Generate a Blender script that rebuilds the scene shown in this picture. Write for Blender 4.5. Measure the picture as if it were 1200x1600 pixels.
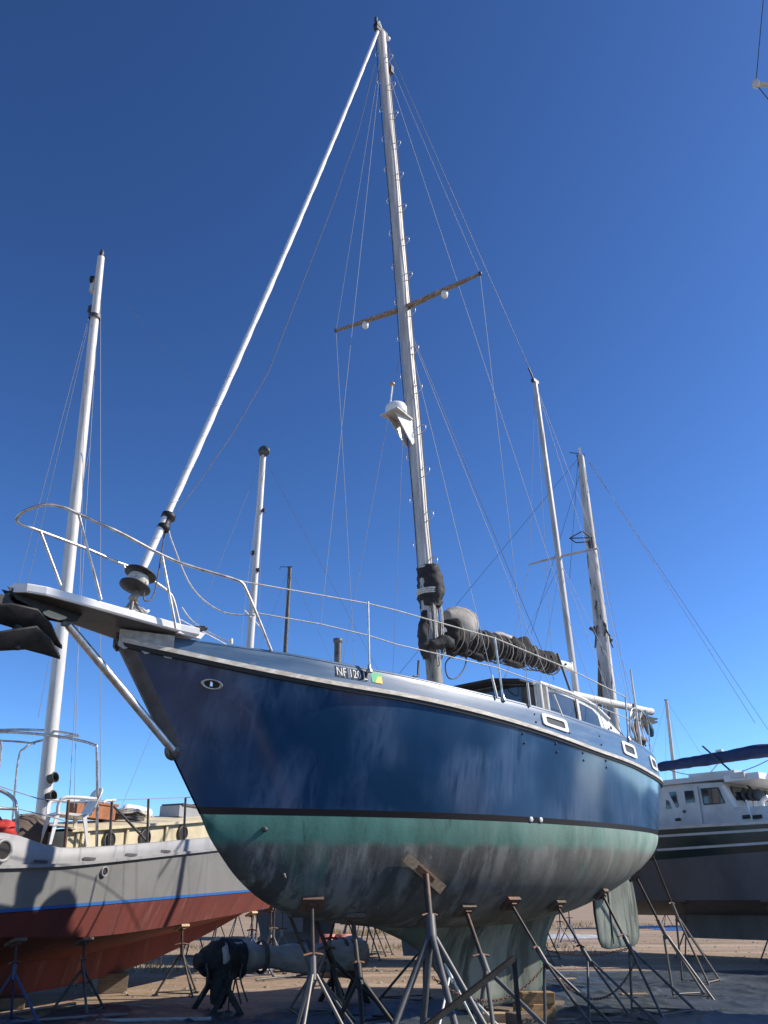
import bpy, math, random
import numpy as np
from mathutils import Matrix, Vector, noise
random.seed(7)
for o in list(bpy.data.objects): bpy.data.objects.remove(o)
sc = bpy.context.scene
col = sc.collection

# ---------------------------------------------------------------- camera
EYE = 1.42
FPX = 1280.0                                   # focal length in pixels of the 1200x1600 photograph
PITCH, ROLL = math.radians(25.3), math.radians(-.2)
fw = np.array([0, math.cos(PITCH), math.sin(PITCH)])
_up = np.array([0, -math.sin(PITCH), math.cos(PITCH)]); _rt = np.array([1., 0, 0])
CR = math.cos(ROLL)*_rt + math.sin(ROLL)*_up
CU = math.cos(ROLL)*_up - math.sin(ROLL)*_rt
cd = bpy.data.cameras.new('camera'); cam = bpy.data.objects.new('camera', cd); col.objects.link(cam)
cd.sensor_fit = 'VERTICAL'; cd.sensor_height = 36; cd.sensor_width = 27; cd.lens = 36*FPX/1600
cd.clip_start = .05; cd.clip_end = 6000
cam.matrix_world = Matrix(((CR[0], CU[0], -fw[0], 0), (CR[1], CU[1], -fw[1], 0), (CR[2], CU[2], -fw[2], EYE), (0, 0, 0, 1)))
sc.camera = cam
# ---------------------------------------------------------------- sky and sun
SUN_EL, SUN_AZ = math.radians(37), math.radians(85)      # azimuth clockwise from +Y (the way the camera looks)
w = bpy.data.worlds.new('World'); sc.world = w; w.use_nodes = True
nt = w.node_tree; bg = nt.nodes['Background']
sky = nt.nodes.new('ShaderNodeTexSky'); sky.sky_type = 'NISHITA'; sky.sun_disc = False
sky.sun_elevation = SUN_EL; sky.sun_rotation = SUN_AZ
sky.air_density = .8; sky.dust_density = .3; sky.ozone_density = 6.0; sky.altitude = 0
gm_ = nt.nodes.new('ShaderNodeGamma'); gm_.inputs[1].default_value = 1.5; nt.links.new(sky.outputs[0], gm_.inputs[0])
tn_ = nt.nodes.new('ShaderNodeMix'); tn_.data_type = 'RGBA'; tn_.blend_type = 'MULTIPLY'; tn_.inputs[0].default_value = 1; tn_.inputs[7].default_value = (1.0, 1.0, .92, 1)
nt.links.new(gm_.outputs[0], tn_.inputs[6]); nt.links.new(tn_.outputs[2], bg.inputs[0]); bg.inputs[1].default_value = .079
sd = bpy.data.lights.new('sun', 'SUN'); sun = bpy.data.objects.new('sun', sd); col.objects.link(sun)
sd.energy = 5.0; sd.angle = math.radians(.5); sd.color = (1, .91, .79)
sv = Vector((math.sin(SUN_AZ)*math.cos(SUN_EL), math.cos(SUN_AZ)*math.cos(SUN_EL), math.sin(SUN_EL)))
sun.rotation_euler = sv.to_track_quat('Z', 'Y').to_euler(); sun.location = (60, 0, 40)
sc.view_settings.view_transform = 'Standard'; sc.view_settings.look = 'None'
sc.view_settings.exposure = .33; sc.view_settings.gamma = 1; sc.view_settings.use_curve_mapping = False

# ---------------------------------------------------------------- helpers
def pchip(xs, ys):
    xs = np.asarray(xs, float); ys = np.asarray(ys, float); h = np.diff(xs); d = np.diff(ys)/h
    m = np.zeros(len(xs)); m[0], m[-1] = d[0], d[-1]
    for i in range(1, len(xs)-1):
        if d[i-1]*d[i] > 0:
            w1, w2 = 2*h[i]+h[i-1], h[i]+2*h[i-1]; m[i] = (w1+w2)/(w1/d[i-1]+w2/d[i])
    def f(x):
        x = min(max(float(x), xs[0]), xs[-1]); i = min(max(int(np.searchsorted(xs, x))-1, 0), len(h)-1)
        t = (x-xs[i])/h[i]
        return float(ys[i]*(1+2*t)*(1-t)**2 + m[i]*h[i]*t*(1-t)**2 + ys[i+1]*t*t*(3-2*t) + m[i+1]*h[i]*t*t*(t-1))
    return f
def tab(pairs): return pchip([p[0] for p in pairs], [p[1] for p in pairs])
def ray(px, py): return fw + (px-600)/FPX*CR + (800-py)/FPX*CU
def ground(px, py, z=0.):
    d = ray(px, py); t = (z-EYE)/d[2]; return Vector((d[0]*t, d[1]*t, z))
class Frame:
    """a boat's own axes: s along the hull, b out of the side that we see, z up"""
    def __init__(self, o, yaw, trim=0, base=(0, 0, 0)):
        y, t = math.radians(yaw), math.radians(trim)
        a = np.array([math.cos(y), math.sin(y), 0]); n = np.array([math.sin(y), -math.cos(y), 0]); k = np.array([0, 0, 1.])
        self.a = math.cos(t)*a + math.sin(t)*k; self.k = math.cos(t)*k - math.sin(t)*a; self.n = n
        self.o = np.array(o, float); self.base = base       # o is relative to the eye
        w = self.W(*base); m = -n
        self.M = Matrix(((self.a[0], m[0], self.k[0], w[0]), (self.a[1], m[1], self.k[1], w[1]), (self.a[2], m[2], self.k[2], w[2]), (0, 0, 0, 1)))
    def W(self, s, b, z):
        p = self.o + s*self.a + b*self.n + z*self.k; return Vector((p[0], p[1], p[2]+EYE))
    def l(self, s, b, z): return (s-self.base[0], -(b-self.base[1]), z-self.base[2])
    def px(self, s, b, z):
        p = self.o + s*self.a + b*self.n + z*self.k; d = p@fw; return 600+FPX*(p@CR)/d, 800-FPX*(p@CU)/d
    def onb(self, px, py, b=0.):
        d = ray(px, py); t = ((self.o+b*self.n)@self.n)/(d@self.n); p = d*t-self.o; return float(p@self.a), b, float(p@self.k)
    def ons(self, px, py, s):
        d = ray(px, py); t = ((self.o+s*self.a)@self.a)/(d@self.a); p = d*t-self.o; return s, float(p@self.n), float(p@self.k)
    def solve(self, s, b, path, z=0.):
        xs = [p[0] for p in path]; ys = [p[1] for p in path]
        for i in range(50):
            q = self.px(s, b, z); z += (q[1]-np.interp(q[0], xs, ys))*.008
        return z
class MB:
    def __init__(self): self.v = []; self.f = []; self.sm = []
    def add(self, vs, fs, smooth=False):
        n = len(self.v); self.v += [tuple(map(float, p)) for p in vs]
        for f in fs: self.f.append(tuple(i+n for i in f)); self.sm.append(smooth)
        return self
    def grid(self, rows, smooth=True, closed=False):
        R, C = len(rows), len(rows[0]); vs = [p for r in rows for p in r]; fs = []
        for i in range(R-1):
            for j in range(C if closed else C-1):
                j2 = (j+1) % C; fs.append((i*C+j, i*C+j2, (i+1)*C+j2, (i+1)*C+j))
        return self.add(vs, fs, smooth)
    def tube(self, pts, r, seg=8, caps=True, squash=1., upv=None):
        pts = [Vector(p) for p in pts]; n = len(pts); rr = r if isinstance(r, (list, tuple)) else [r]*n
        rows = []; ref = None
        for i, p in enumerate(pts):
            d = (pts[min(i+1, n-1)] - pts[max(i-1, 0)]).normalized()
            if ref is None:
                q = Vector(upv) if upv else (Vector((0, 0, 1)) if abs(d.z) < .9 else Vector((1, 0, 0)))
            else: q = ref
            x = (q - d*q.dot(d))
            x = x.normalized() if x.length > 1e-6 else d.orthogonal().normalized()
            ref = x; y = d.cross(x)
            rows.append([p + (x*math.cos(t)+y*math.sin(t)*squash)*rr[i] for t in [2*math.pi*k/seg for k in range(seg)]])
        self.grid(rows, True, True)
        if caps:
            self.add(rows[0], [tuple(range(seg))[::-1]]); self.add(rows[-1], [tuple(range(seg))])
        return self
    def box(self, c, sz, M=None, taper=1.):
        c = Vector(c); hx, hy, hz = sz[0]/2, sz[1]/2, sz[2]/2; vs = []
        for z in (-1, 1):
            t = taper if z > 0 else 1.
            for x, y in ((-1, -1), (1, -1), (1, 1), (-1, 1)):
                q = Vector((x*hx*t, y*hy*t, z*hz)); vs.append(c + (M @ q if M else q))
        return self.add(vs, [(3, 2, 1, 0), (4, 5, 6, 7), (0, 1, 5, 4), (1, 2, 6, 5), (2, 3, 7, 6), (3, 0, 4, 7)])
    def beam(self, p, q, wd, ht, upv=(0, 0, 1)):
        p = Vector(p); q = Vector(q); d = (q-p); L = d.length; d.normalize(); u = Vector(upv)
        y = u.cross(d).normalized(); z = d.cross(y)
        return self.box((p+q)/2, (L, wd, ht), Matrix((d, y, z)).transposed())
    def lathe(self, prof, c=(0, 0, 0), axis=(0, 0, 1), seg=20):
        c = Vector(c); d = Vector(axis).normalized(); x = d.orthogonal().normalized(); y = d.cross(x)
        rows = [[c + d*h + (x*math.cos(t)+y*math.sin(t))*r for t in [2*math.pi*k/seg for k in range(seg)]] for r, h in prof]
        return self.grid(rows, True, True)
    def prism(self, poly, off):
        off = Vector(off); n = len(poly); a = [Vector(p) for p in poly]; b = [p+off for p in a]
        self.add(a+b, [tuple(range(n))[::-1], tuple(range(n, 2*n))] + [(i, (i+1) % n, (i+1) % n+n, i+n) for i in range(n)])
        return self
    def ball(self, c, r, sx=1, sy=1, sz=1, seg=12, rings=8, rough=0.):
        c = Vector(c); rows = []
        for i in range(rings+1):
            a = math.pi*i/rings
            row = []
            for k in range(seg):
                t = 2*math.pi*k/seg; q = Vector((math.sin(a)*math.cos(t)*sx, math.sin(a)*math.sin(t)*sy, math.cos(a)*sz))*r
                if rough: q *= 1+rough*noise.noise(q*(2.2/r)+c*3)
                row.append(c+q)
            rows.append(row)
        return self.grid(rows, True, True)
    def build(self, name, m, parent=None, label=None, kind=None):
        me = bpy.data.meshes.new(name); me.from_pydata(self.v, [], self.f); me.validate(clean_customdata=False)
        if len(me.polygons) == len(self.sm): me.polygons.foreach_set('use_smooth', self.sm)
        me.update(); o = bpy.data.objects.new(name, me); col.objects.link(o)
        if m: me.materials.append(m)
        if parent: o.parent = parent
        if label: o['label'] = label
        if kind: o['kind'] = kind
        return o
def tag(o, label, cat, group=None, kind=None):
    o['label'] = label; o['category'] = cat
    if group: o['group'] = group
    if kind: o['kind'] = kind
    return o
def thing(name, label, cat, M=None, group=None):
    o = bpy.data.objects.new(name, None); o.empty_display_size = .2; col.objects.link(o)
    if M is not None: o.matrix_world = M if isinstance(M, Matrix) else Matrix.Translation(M)
    return tag(o, label, cat, group)
def smooth_curve(pts, n=8):
    pts = [Vector(p) for p in pts]; P = [pts[0]*2-pts[1]] + pts + [pts[-1]*2-pts[-2]]; out = []
    for i in range(1, len(P)-2):
        for k in range(n):
            t = k/n; a, b, c, d = P[i-1], P[i], P[i+1], P[i+2]
            out.append(.5*((2*b)+(c-a)*t+(2*a-5*b+4*c-d)*t*t+(3*b-a-3*c+d)*t**3))
    return out+[pts[-1]]
def sag(p, q, d, n=10):
    p, q = Vector(p), Vector(q); return [p.lerp(q, i/n)+Vector((0, 0, -4*d*(i/n)*(1-i/n))) for i in range(n+1)]

# ---------------------------------------------------------------- materials
MATS = {}
def mat(name, c, rough=.5, metal=0., c2=None, sc_=6., lo=.4, hi=.65, bump=0., bsc=40., stretch=(1, 1, 1), coat=0., detail=6., c3=None, sc3=1.2, lo3=.5, hi3=.7, spec=.5, rvar=.0):
    m = bpy.data.materials.new(name); m.use_nodes = True; n = m.node_tree.nodes; L = m.node_tree.links; b = n['Principled BSDF']
    b.inputs['Base Color'].default_value = (*c, 1); b.inputs['Roughness'].default_value = rough; b.inputs['Metallic'].default_value = metal
    b.inputs['Coat Weight'].default_value = coat; b.inputs['Coat Roughness'].default_value = .12; b.inputs['Specular IOR Level'].default_value = spec
    tc = n.new('ShaderNodeTexCoord'); mp = n.new('ShaderNodeMapping'); mp.inputs['Scale'].default_value = stretch
    L.new(tc.outputs['Object'], mp.inputs[0])
    def nz(s, lo, hi, det=detail):
        t = n.new('ShaderNodeTexNoise'); t.inputs['Scale'].default_value = s; t.inputs['Detail'].default_value = det; t.inputs['Roughness'].default_value = .62
        r = n.new('ShaderNodeMapRange'); r.inputs[1].default_value = lo; r.inputs[2].default_value = hi
        L.new(mp.outputs[0], t.inputs['Vector']); L.new(t.outputs[0], r.inputs[0]); return r.outputs[0]
    def mix(f, a, c_):
        x = n.new('ShaderNodeMix'); x.data_type = 'RGBA'; L.new(f, x.inputs[0])
        if isinstance(a, tuple): x.inputs[6].default_value = (*a, 1)
        else: L.new(a, x.inputs[6])
        x.inputs[7].default_value = (*c_, 1); return x.outputs[2]
    cur = c
    if c2: cur = mix(nz(sc_, lo, hi), cur, c2)
    if c3: cur = mix(nz(sc3, lo3, hi3), cur, c3)
    if not isinstance(cur, tuple): L.new(cur, b.inputs['Base Color'])
    if rvar:
        f = nz(sc_*.7, .3, .7); r = n.new('ShaderNodeMapRange'); r.inputs[3].default_value = rough; r.inputs[4].default_value = rough+rvar
        L.new(f, r.inputs[0]); L.new(r.outputs[0], b.inputs['Roughness'])
    if bump:
        f = nz(bsc, 0., 1., 4.); bp = n.new('ShaderNodeBump'); bp.inputs['Strength'].default_value = bump; bp.inputs['Distance'].default_value = .02
        L.new(f, bp.inputs['Height']); L.new(bp.outputs[0], b.inputs['Normal'])
    MATS[name] = m; return m
M = MATS
mat('navy_paint', (.006, .038, .095), .1, c2=(.010, .055, .13), sc_=1.3, lo=.45, hi=.7, stretch=(.9, .9, .5), coat=.0, rvar=.09, bump=.015, bsc=6, spec=.5)
mat('faded_blue', (.045, .1, .175), .3, c2=(.085, .145, .225), sc_=3, stretch=(.35, 1, 3), coat=.15, c3=(.19, .235, .28), sc3=9, lo3=.6, hi3=.8, rvar=.2)
mat('black_stripe', (.008, .008, .01), .45)
mat('rail_wood', (.55, .5, .42), .6, c2=(.38, .33, .26), sc_=5, stretch=(1, 6, 6), c3=(.72, .69, .62), sc3=3)
mat('rubber', (.012, .011, .011), .6)
mat('white_paint', (.74, .73, .70), .35, c2=(.62, .60, .55), sc_=4, lo=.5, hi=.8, rvar=.2)
mat('dirty_white', (.62, .59, .53), .5, c2=(.36, .31, .25), sc_=3, lo=.5, hi=.8, c3=(.2, .17, .14), sc3=14, lo3=.62, hi3=.75)
mat('grey_dark', (.1, .1, .105), .5, c2=(.06, .06, .06))
mat('mast_alloy', (.5, .48, .45), .45, .1, c2=(.36, .34, .32), sc_=2, stretch=(6, 6, .5), c3=(.16, .15, .14), sc3=5, lo3=.64, hi3=.8, rvar=.15)
mat('mast_white', (.68, .66, .61), .4, c2=(.5, .47, .42), sc_=2, stretch=(5, 5, .4), c3=(.2, .17, .15), sc3=6, lo3=.66, hi3=.72)
mat('mast_peel', (.6, .57, .52), .6, c2=(.34, .31, .28), sc_=1.3, stretch=(3, 3, .6), c3=(.07, .065, .06), sc3=2.2, lo3=.56, hi3=.6)
mat('mast_foot', (.24, .23, .2), .6, c2=(.1, .1, .085), sc_=3, stretch=(5, 5, .8), c3=(.03, .03, .028), sc3=5, lo3=.55, hi3=.62)
mat('wire', (.3, .31, .33), .65, .2)
mat('dark_wire', (.06, .06, .065), .5, .3)
mat('rope', (.62, .6, .55), .8, c2=(.4, .37, .32), sc_=30)
mat('rope_dark', (.07, .065, .06), .8, c2=(.15, .14, .12), sc_=30)
mat('stainless', (.62, .6, .57), .28, .85, c2=(.35, .33, .3), sc_=10, rvar=.2)
mat('black_iron', (.014, .014, .016), .55, .3, c2=(.03, .028, .026), sc_=14)
mat('bronze', (.45, .33, .2), .45, .5)
mat('dark_sail', (.012, .0095, .0085), .9, c2=(.026, .021, .019), sc_=5, bump=.5, bsc=18)
mat('grey_canvas', (.26, .235, .2), .85, c2=(.4, .37, .33), sc_=4, bump=.4, bsc=12)
mat('black_canvas', (.018, .017, .019), .85, c2=(.035, .033, .034), sc_=7, bump=.5, bsc=16)
mat('navy_canvas', (.012, .026, .085), .8, c2=(.02, .04, .11), sc_=5, bump=.4, bsc=10)
mat('smoked_glass', (.018, .024, .03), .06, c2=(.05, .06, .07), sc_=2, spec=.7)
mat('port_glass', (.06, .06, .06), .5, spec=.2)
mat('spreader_wood', (.24, .19, .155), .7, c2=(.15, .11, .09), sc_=12, stretch=(8, 1, 8), c3=(.5, .45, .4), sc3=8)
mat('antenna_white', (.78, .77, .73), .4)
mat('green_sticker', (.03, .42, .16), .5)
mat('yellow_sticker', (.8, .55, .05), .5)
mat('cap_filler', (.45, .45, .43), .7, c2=(.28, .28, .27), sc_=11, bump=.6, bsc=25)
mat('rust_steel', (.1, .07, .055), .7, .2, c2=(.2, .09, .05), sc_=15)
mat('steel_grey', (.13, .125, .12), .5, .3, c2=(.06, .05, .042), sc_=9)
mat('galvanised', (.21, .2, .185), .5, .35, c2=(.25, .2, .16), sc_=9)
mat('blue_steel', (.03, .07, .22), .5, .1, c2=(.07, .07, .09), sc_=9)
mat('post_steel', (.06, .05, .045), .6, .3, c2=(.12, .07, .05), sc_=11, lo=.5, hi=.62)
mat('plank', (.55, .4, .25), .75, c2=(.36, .25, .15), sc_=5, stretch=(1, 8, 8), bump=.3, bsc=30)
mat('plank_old', (.2, .15, .11), .85, c2=(.1, .075, .055), sc_=5, stretch=(1, 8, 8), bump=.4, bsc=30)
mat('block_wood', (.42, .25, .11), .8, c2=(.22, .13, .06), sc_=4, stretch=(1, 6, 6), bump=.4, bsc=26)
mat('tarp', (.04, .05, .058), .38, c2=(.06, .072, .082), sc_=1.2, c3=(.1, .105, .11), sc3=3.5, lo3=.64, hi3=.8, rvar=.2, bump=.35, bsc=9)
mat('blue_tarp', (.02, .07, .26), .5, c2=(.06, .12, .3), sc_=3)
mat('pale_sheet', (.5, .5, .5), .6, c2=(.3, .3, .31), sc_=3)
mat('grey_hull', (.225, .23, .228), .42, c2=(.19, .195, .193), sc_=1.3, c3=(.25, .255, .25), sc3=4, lo3=.6, hi3=.8)
mat('pale_grey', (.33, .335, .34), .45, c2=(.27, .27, .275), sc_=2.5, c3=(.3, .24, .2), sc3=9, lo3=.7, hi3=.76)
mat('tape_blue', (.02, .12, .38), .5)
mat('red_lead', (.2, .048, .038), .8, c2=(.135, .034, .028), sc_=1.2, stretch=(1.8, 1, .25), c3=(.3, .125, .1), sc3=2.4, lo3=.55, hi3=.75)
mat('cream', (.62, .55, .37), .5, c2=(.5, .43, .28), sc_=3, c3=(.4, .34, .25), sc3=8, lo3=.66, hi3=.74)
mat('terracotta', (.36, .14, .06), .8, c2=(.26, .1, .05))
mat('plastic_white', (.8, .79, .76), .4, c2=(.66, .64, .6), sc_=5)
mat('pink_plastic', (.6, .2, .17), .5, c2=(.5, .14, .12))
mat('bottle_green', (.008, .03, .027), .25, c2=(.012, .04, .034), sc_=1, coat=.3)
mat('grey_bottom', (.17, .16, .16), .75, c2=(.12, .113, .113), sc_=1.1, stretch=(1, 1, .5))
mat('cabin_white', (.58, .57, .55), .4, c2=(.47, .45, .42), sc_=1.8, c3=(.33, .28, .22), sc3=6, lo3=.68, hi3=.76)
mat('wrap', (.46, .43, .41), .8, c2=(.3, .28, .265), sc_=3, stretch=(.6, 2, 2), bump=.7, bsc=9)
mat('red_cloth', (.55, .04, .03), .8)
mat('teal_cloth', (.02, .09, .14), .85)
mat('stone', (.32, .28, .23), .9, c2=(.2, .17, .14), sc_=3)
mat('dry_grass', (.3, .22, .09), .9, c2=(.16, .14, .05), sc_=2)
mat('bark_deck', (.1, .07, .05), .8)
def scuffs_and_light(m):
    n = m.node_tree.nodes; L = m.node_tree.links; b = n['Principled BSDF']; src = b.inputs['Base Color'].links[0].from_socket
    tc = n.new('ShaderNodeTexCoord')
    def layer(src, sc_, dist, st, w0, w1, c, amt, det=2., rot=.06):
        mp = n.new('ShaderNodeMapping'); mp.inputs['Scale'].default_value = st; mp.inputs['Rotation'].default_value = (0, rot, 0); L.new(tc.outputs['Object'], mp.inputs[0])
        t = n.new('ShaderNodeTexNoise'); t.inputs['Scale'].default_value = sc_; t.inputs['Detail'].default_value = det; t.inputs['Distortion'].default_value = dist; L.new(mp.outputs[0], t.inputs['Vector'])
        r = n.new('ShaderNodeValToRGB'); e = r.color_ramp.elements; e[0].position = .5-w1; e[0].color = (0, 0, 0, 1); e[1].position = .5+w1; e[1].color = (0, 0, 0, 1)
        for p in (.5-w0, .5+w0): k = e.new(p); k.color = (1, 1, 1, 1)
        L.new(t.outputs[0], r.inputs[0])
        t2 = n.new('ShaderNodeTexNoise'); t2.inputs['Scale'].default_value = .9; L.new(tc.outputs['Object'], t2.inputs['Vector'])
        mr = n.new('ShaderNodeMapRange'); mr.inputs[1].default_value = .42; mr.inputs[2].default_value = .62; mr.inputs[4].default_value = amt; L.new(t2.outputs[0], mr.inputs[0])
        mu = n.new('ShaderNodeMath'); mu.operation = 'MULTIPLY'; L.new(r.outputs[0], mu.inputs[0]); L.new(mr.outputs[0], mu.inputs[1])
        x = n.new('ShaderNodeMix'); x.data_type = 'RGBA'; L.new(mu.outputs[0], x.inputs[0]); L.new(src, x.inputs[6]); x.inputs[7].default_value = (*c, 1); return x.outputs[2]
    # chalky paint, plus the sunlit stern painted in as paler blue aft
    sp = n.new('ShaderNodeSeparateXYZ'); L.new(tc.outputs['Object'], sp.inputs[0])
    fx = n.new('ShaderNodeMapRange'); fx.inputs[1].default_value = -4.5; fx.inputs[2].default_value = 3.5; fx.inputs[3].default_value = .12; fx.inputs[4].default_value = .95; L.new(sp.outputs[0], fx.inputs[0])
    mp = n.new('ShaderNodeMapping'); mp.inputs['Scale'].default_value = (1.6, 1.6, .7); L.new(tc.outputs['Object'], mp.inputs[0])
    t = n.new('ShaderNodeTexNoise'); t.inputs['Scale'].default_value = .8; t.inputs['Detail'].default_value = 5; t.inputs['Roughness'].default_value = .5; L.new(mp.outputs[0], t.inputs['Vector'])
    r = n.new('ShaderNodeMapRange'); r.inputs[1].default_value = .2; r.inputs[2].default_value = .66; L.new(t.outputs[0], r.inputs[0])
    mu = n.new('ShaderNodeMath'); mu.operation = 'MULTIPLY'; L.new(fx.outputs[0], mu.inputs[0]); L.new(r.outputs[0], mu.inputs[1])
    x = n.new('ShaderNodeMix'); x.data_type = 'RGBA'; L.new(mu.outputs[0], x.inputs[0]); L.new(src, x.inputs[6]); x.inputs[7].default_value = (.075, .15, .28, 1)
    o = layer(x.outputs[2], 1.1, .3, (2.6, 2.6, .16), .02, .07, (.11, .19, .31), .22, 3.)
    o = layer(o, .8, .0, (7., 7., .2), .01, .05, (.1, .15, .25), .3, 2.)
    o = layer(o, .9, .4, (3.2, 1., .55), .03, .09, (.1, .17, .29), .3, 3., .7)  # crossing diagonal pale bands: reflections painted into the topsides colour
    o = layer(o, .9, .4, (3.4, 1., .6), .02, .07, (.1, .17, .29), .25, 3., -.6)
    L.new(o, b.inputs['Base Color'])
scuffs_and_light(M['navy_paint'])
def bottom_paint(name, z0, band, cg, cd_, cl, fade_lit=None):
    """antifouling: green near the boot stripe, then worn grey brown, all with streaks and scuff marks"""
    m = bpy.data.materials.new(name); m.use_nodes = True; n = m.node_tree.nodes; L = m.node_tree.links; b = n['Principled BSDF']; b.inputs['Roughness'].default_value = .7
    b.inputs['Specular IOR Level'].default_value = .35
    tc = n.new('ShaderNodeTexCoord'); sp = n.new('ShaderNodeSeparateXYZ'); L.new(tc.outputs['Object'], sp.inputs[0])
    def nz(s, lo, hi, st=(1, 1, 1), det=7):
        mp = n.new('ShaderNodeMapping'); mp.inputs['Scale'].default_value = st; L.new(tc.outputs['Object'], mp.inputs[0])
        t = n.new('ShaderNodeTexNoise'); t.inputs['Scale'].default_value = s; t.inputs['Detail'].default_value = det; t.inputs['Roughness'].default_value = .65; L.new(mp.outputs[0], t.inputs['Vector'])
        r = n.new('ShaderNodeMapRange'); r.inputs[1].default_value = lo; r.inputs[2].default_value = hi; L.new(t.outputs[0], r.inputs[0]); return r.outputs[0]
    def mix(f, a, c):
        x = n.new('ShaderNodeMix'); x.data_type = 'RGBA'; L.new(f, x.inputs[0])
        for k, v in ((6, a), (7, c)):
            if isinstance(v, tuple): x.inputs[k].default_value = (*v, 1)
            else: L.new(v, x.inputs[k])
        return x.outputs[2]
    green = mix(nz(2.5, .4, .7, (1, 1, .35)), cg, tuple(min(1, v*1.5+.02) for v in cg))
    dark = mix(nz(1.7, .42, .62, (1, 1, .4)), cd_, tuple(v*.55 for v in cd_))
    dark = mix(nz(1.1, .54, .72, (1.3, 1, .5)), dark, cl)
    dark = mix(nz(.8, .5, .62, (2.6, 1, .35), 6), dark, tuple(v*.5 for v in cd_)); dark = mix(nz(1.3, .52, .6, (2.2, 1, .3), 8), dark, tuple(v*.75 for v in cl))
    dark = mix(nz(.9, .56, .7, (1.5, 1, .6), 4), dark, tuple(v*.8 for v in cg))
    dark = mix(nz(5, .56, .7, (1, 1, .3)), dark, tuple(v*.35 for v in cd_)); dark = mix(nz(9, .66, .74), dark, tuple(v*1.5 for v in cl)); green = mix(nz(6, .6, .72, (1, 1, .25)), green, tuple(v*.5 for v in cg))
    dark = mix(nz(38, .7, .78, (1, 1, 1), 3), dark, (.45, .43, .38))
    jit = nz(2.2, .2, .8); a = n.new('ShaderNodeMath'); a.operation = 'MULTIPLY'; a.inputs[1].default_value = .12; L.new(jit, a.inputs[0])
    s_ = n.new('ShaderNodeMath'); s_.operation = 'ADD'; L.new(sp.outputs[2], s_.inputs[0]); L.new(a.outputs[0], s_.inputs[1])
    r = n.new('ShaderNodeMapRange'); r.inputs[1].default_value = -band-z0; r.inputs[2].default_value = -band-z0+.09; L.new(s_.outputs[0], r.inputs[0])
    if fade_lit:  # paler aft: worn paint and sunlight on the stern, both mixed into the colour
        fx = n.new('ShaderNodeMapRange'); fx.inputs[1].default_value = fade_lit[0]; fx.inputs[2].default_value = fade_lit[1]; fx.inputs[4].default_value = .8; L.new(sp.outputs[0], fx.inputs[0])
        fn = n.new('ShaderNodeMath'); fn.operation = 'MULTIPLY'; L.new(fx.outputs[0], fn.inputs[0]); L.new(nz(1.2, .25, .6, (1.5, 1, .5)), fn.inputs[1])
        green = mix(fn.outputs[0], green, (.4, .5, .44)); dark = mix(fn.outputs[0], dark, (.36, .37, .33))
    L.new(mix(r.outputs[0], dark, green), b.inputs['Base Color'])
    bp = n.new('ShaderNodeBump'); bp.inputs['Strength'].default_value = .25; bp.inputs['Distance'].default_value = .01; L.new(nz(30, 0, 1), bp.inputs['Height']); L.new(bp.outputs[0], b.inputs['Normal'])
    MATS[name] = m; return m
def dirt():
    m = bpy.data.materials.new('dirt'); m.use_nodes = True; n = m.node_tree.nodes; L = m.node_tree.links; b = n['Principled BSDF']; b.inputs['Roughness'].default_value = .95; b.inputs['Specular IOR Level'].default_value = .1
    tc = n.new('ShaderNodeTexCoord')
    def nz(s, lo, hi, st=(1, 1, 1), det=8):
        mp = n.new('ShaderNodeMapping'); mp.inputs['Scale'].default_value = st; mp.inputs['Rotation'].default_value = (0, 0, .12); L.new(tc.outputs['Object'], mp.inputs[0])
        t = n.new('ShaderNodeTexNoise'); t.inputs['Scale'].default_value = s; t.inputs['Detail'].default_value = det; t.inputs['Roughness'].default_value = .68; L.new(mp.outputs[0], t.inputs['Vector'])
        r = n.new('ShaderNodeMapRange'); r.inputs[1].default_value = lo; r.inputs[2].default_value = hi; L.new(t.outputs[0], r.inputs[0]); return r.outputs[0]
    def mix(f, a, c):
        x = n.new('ShaderNodeMix'); x.data_type = 'RGBA'; L.new(f, x.inputs[0])
        if isinstance(a, tuple): x.inputs[6].default_value = (*a, 1)
        else: L.new(a, x.inputs[6])
        x.inputs[7].default_value = (*c, 1); return x.outputs[2]
    c = mix(nz(.35, .35, .65), (.34, .25, .175), (.27, .2, .14)); c = mix(nz(.5, .5, .64, (.12, 1.6, 1)), c, (.42, .325, .24))
    c = mix(nz(7, .52, .7), c, (.15, .12, .09)); c = mix(nz(.12, .58, .7, (1, 2, 1)), c, (.17, .145, .07)); c = mix(nz(40, .64, .72), c, (.4, .37, .33))
    L.new(c, b.inputs['Base Color'])
    bp = n.new('ShaderNodeBump'); bp.inputs['Strength'].default_value = .8; bp.inputs['Distance'].default_value = .03; L.new(nz(9, 0, 1), bp.inputs['Height']); L.new(bp.outputs[0], b.inputs['Normal'])
    return m

# ---------------------------------------------------------------- ground
g = MB(); cs = [math.copysign(abs(i/24)**3.2*3000, i) for i in range(-24, 25)]
g.grid([[(x, y+15, 0) for x in cs] for y in cs], False)
tag(g.build('ground', dirt()), 'packed tan dirt of the boat yard with wheel tracks', 'ground', kind='structure')

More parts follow.
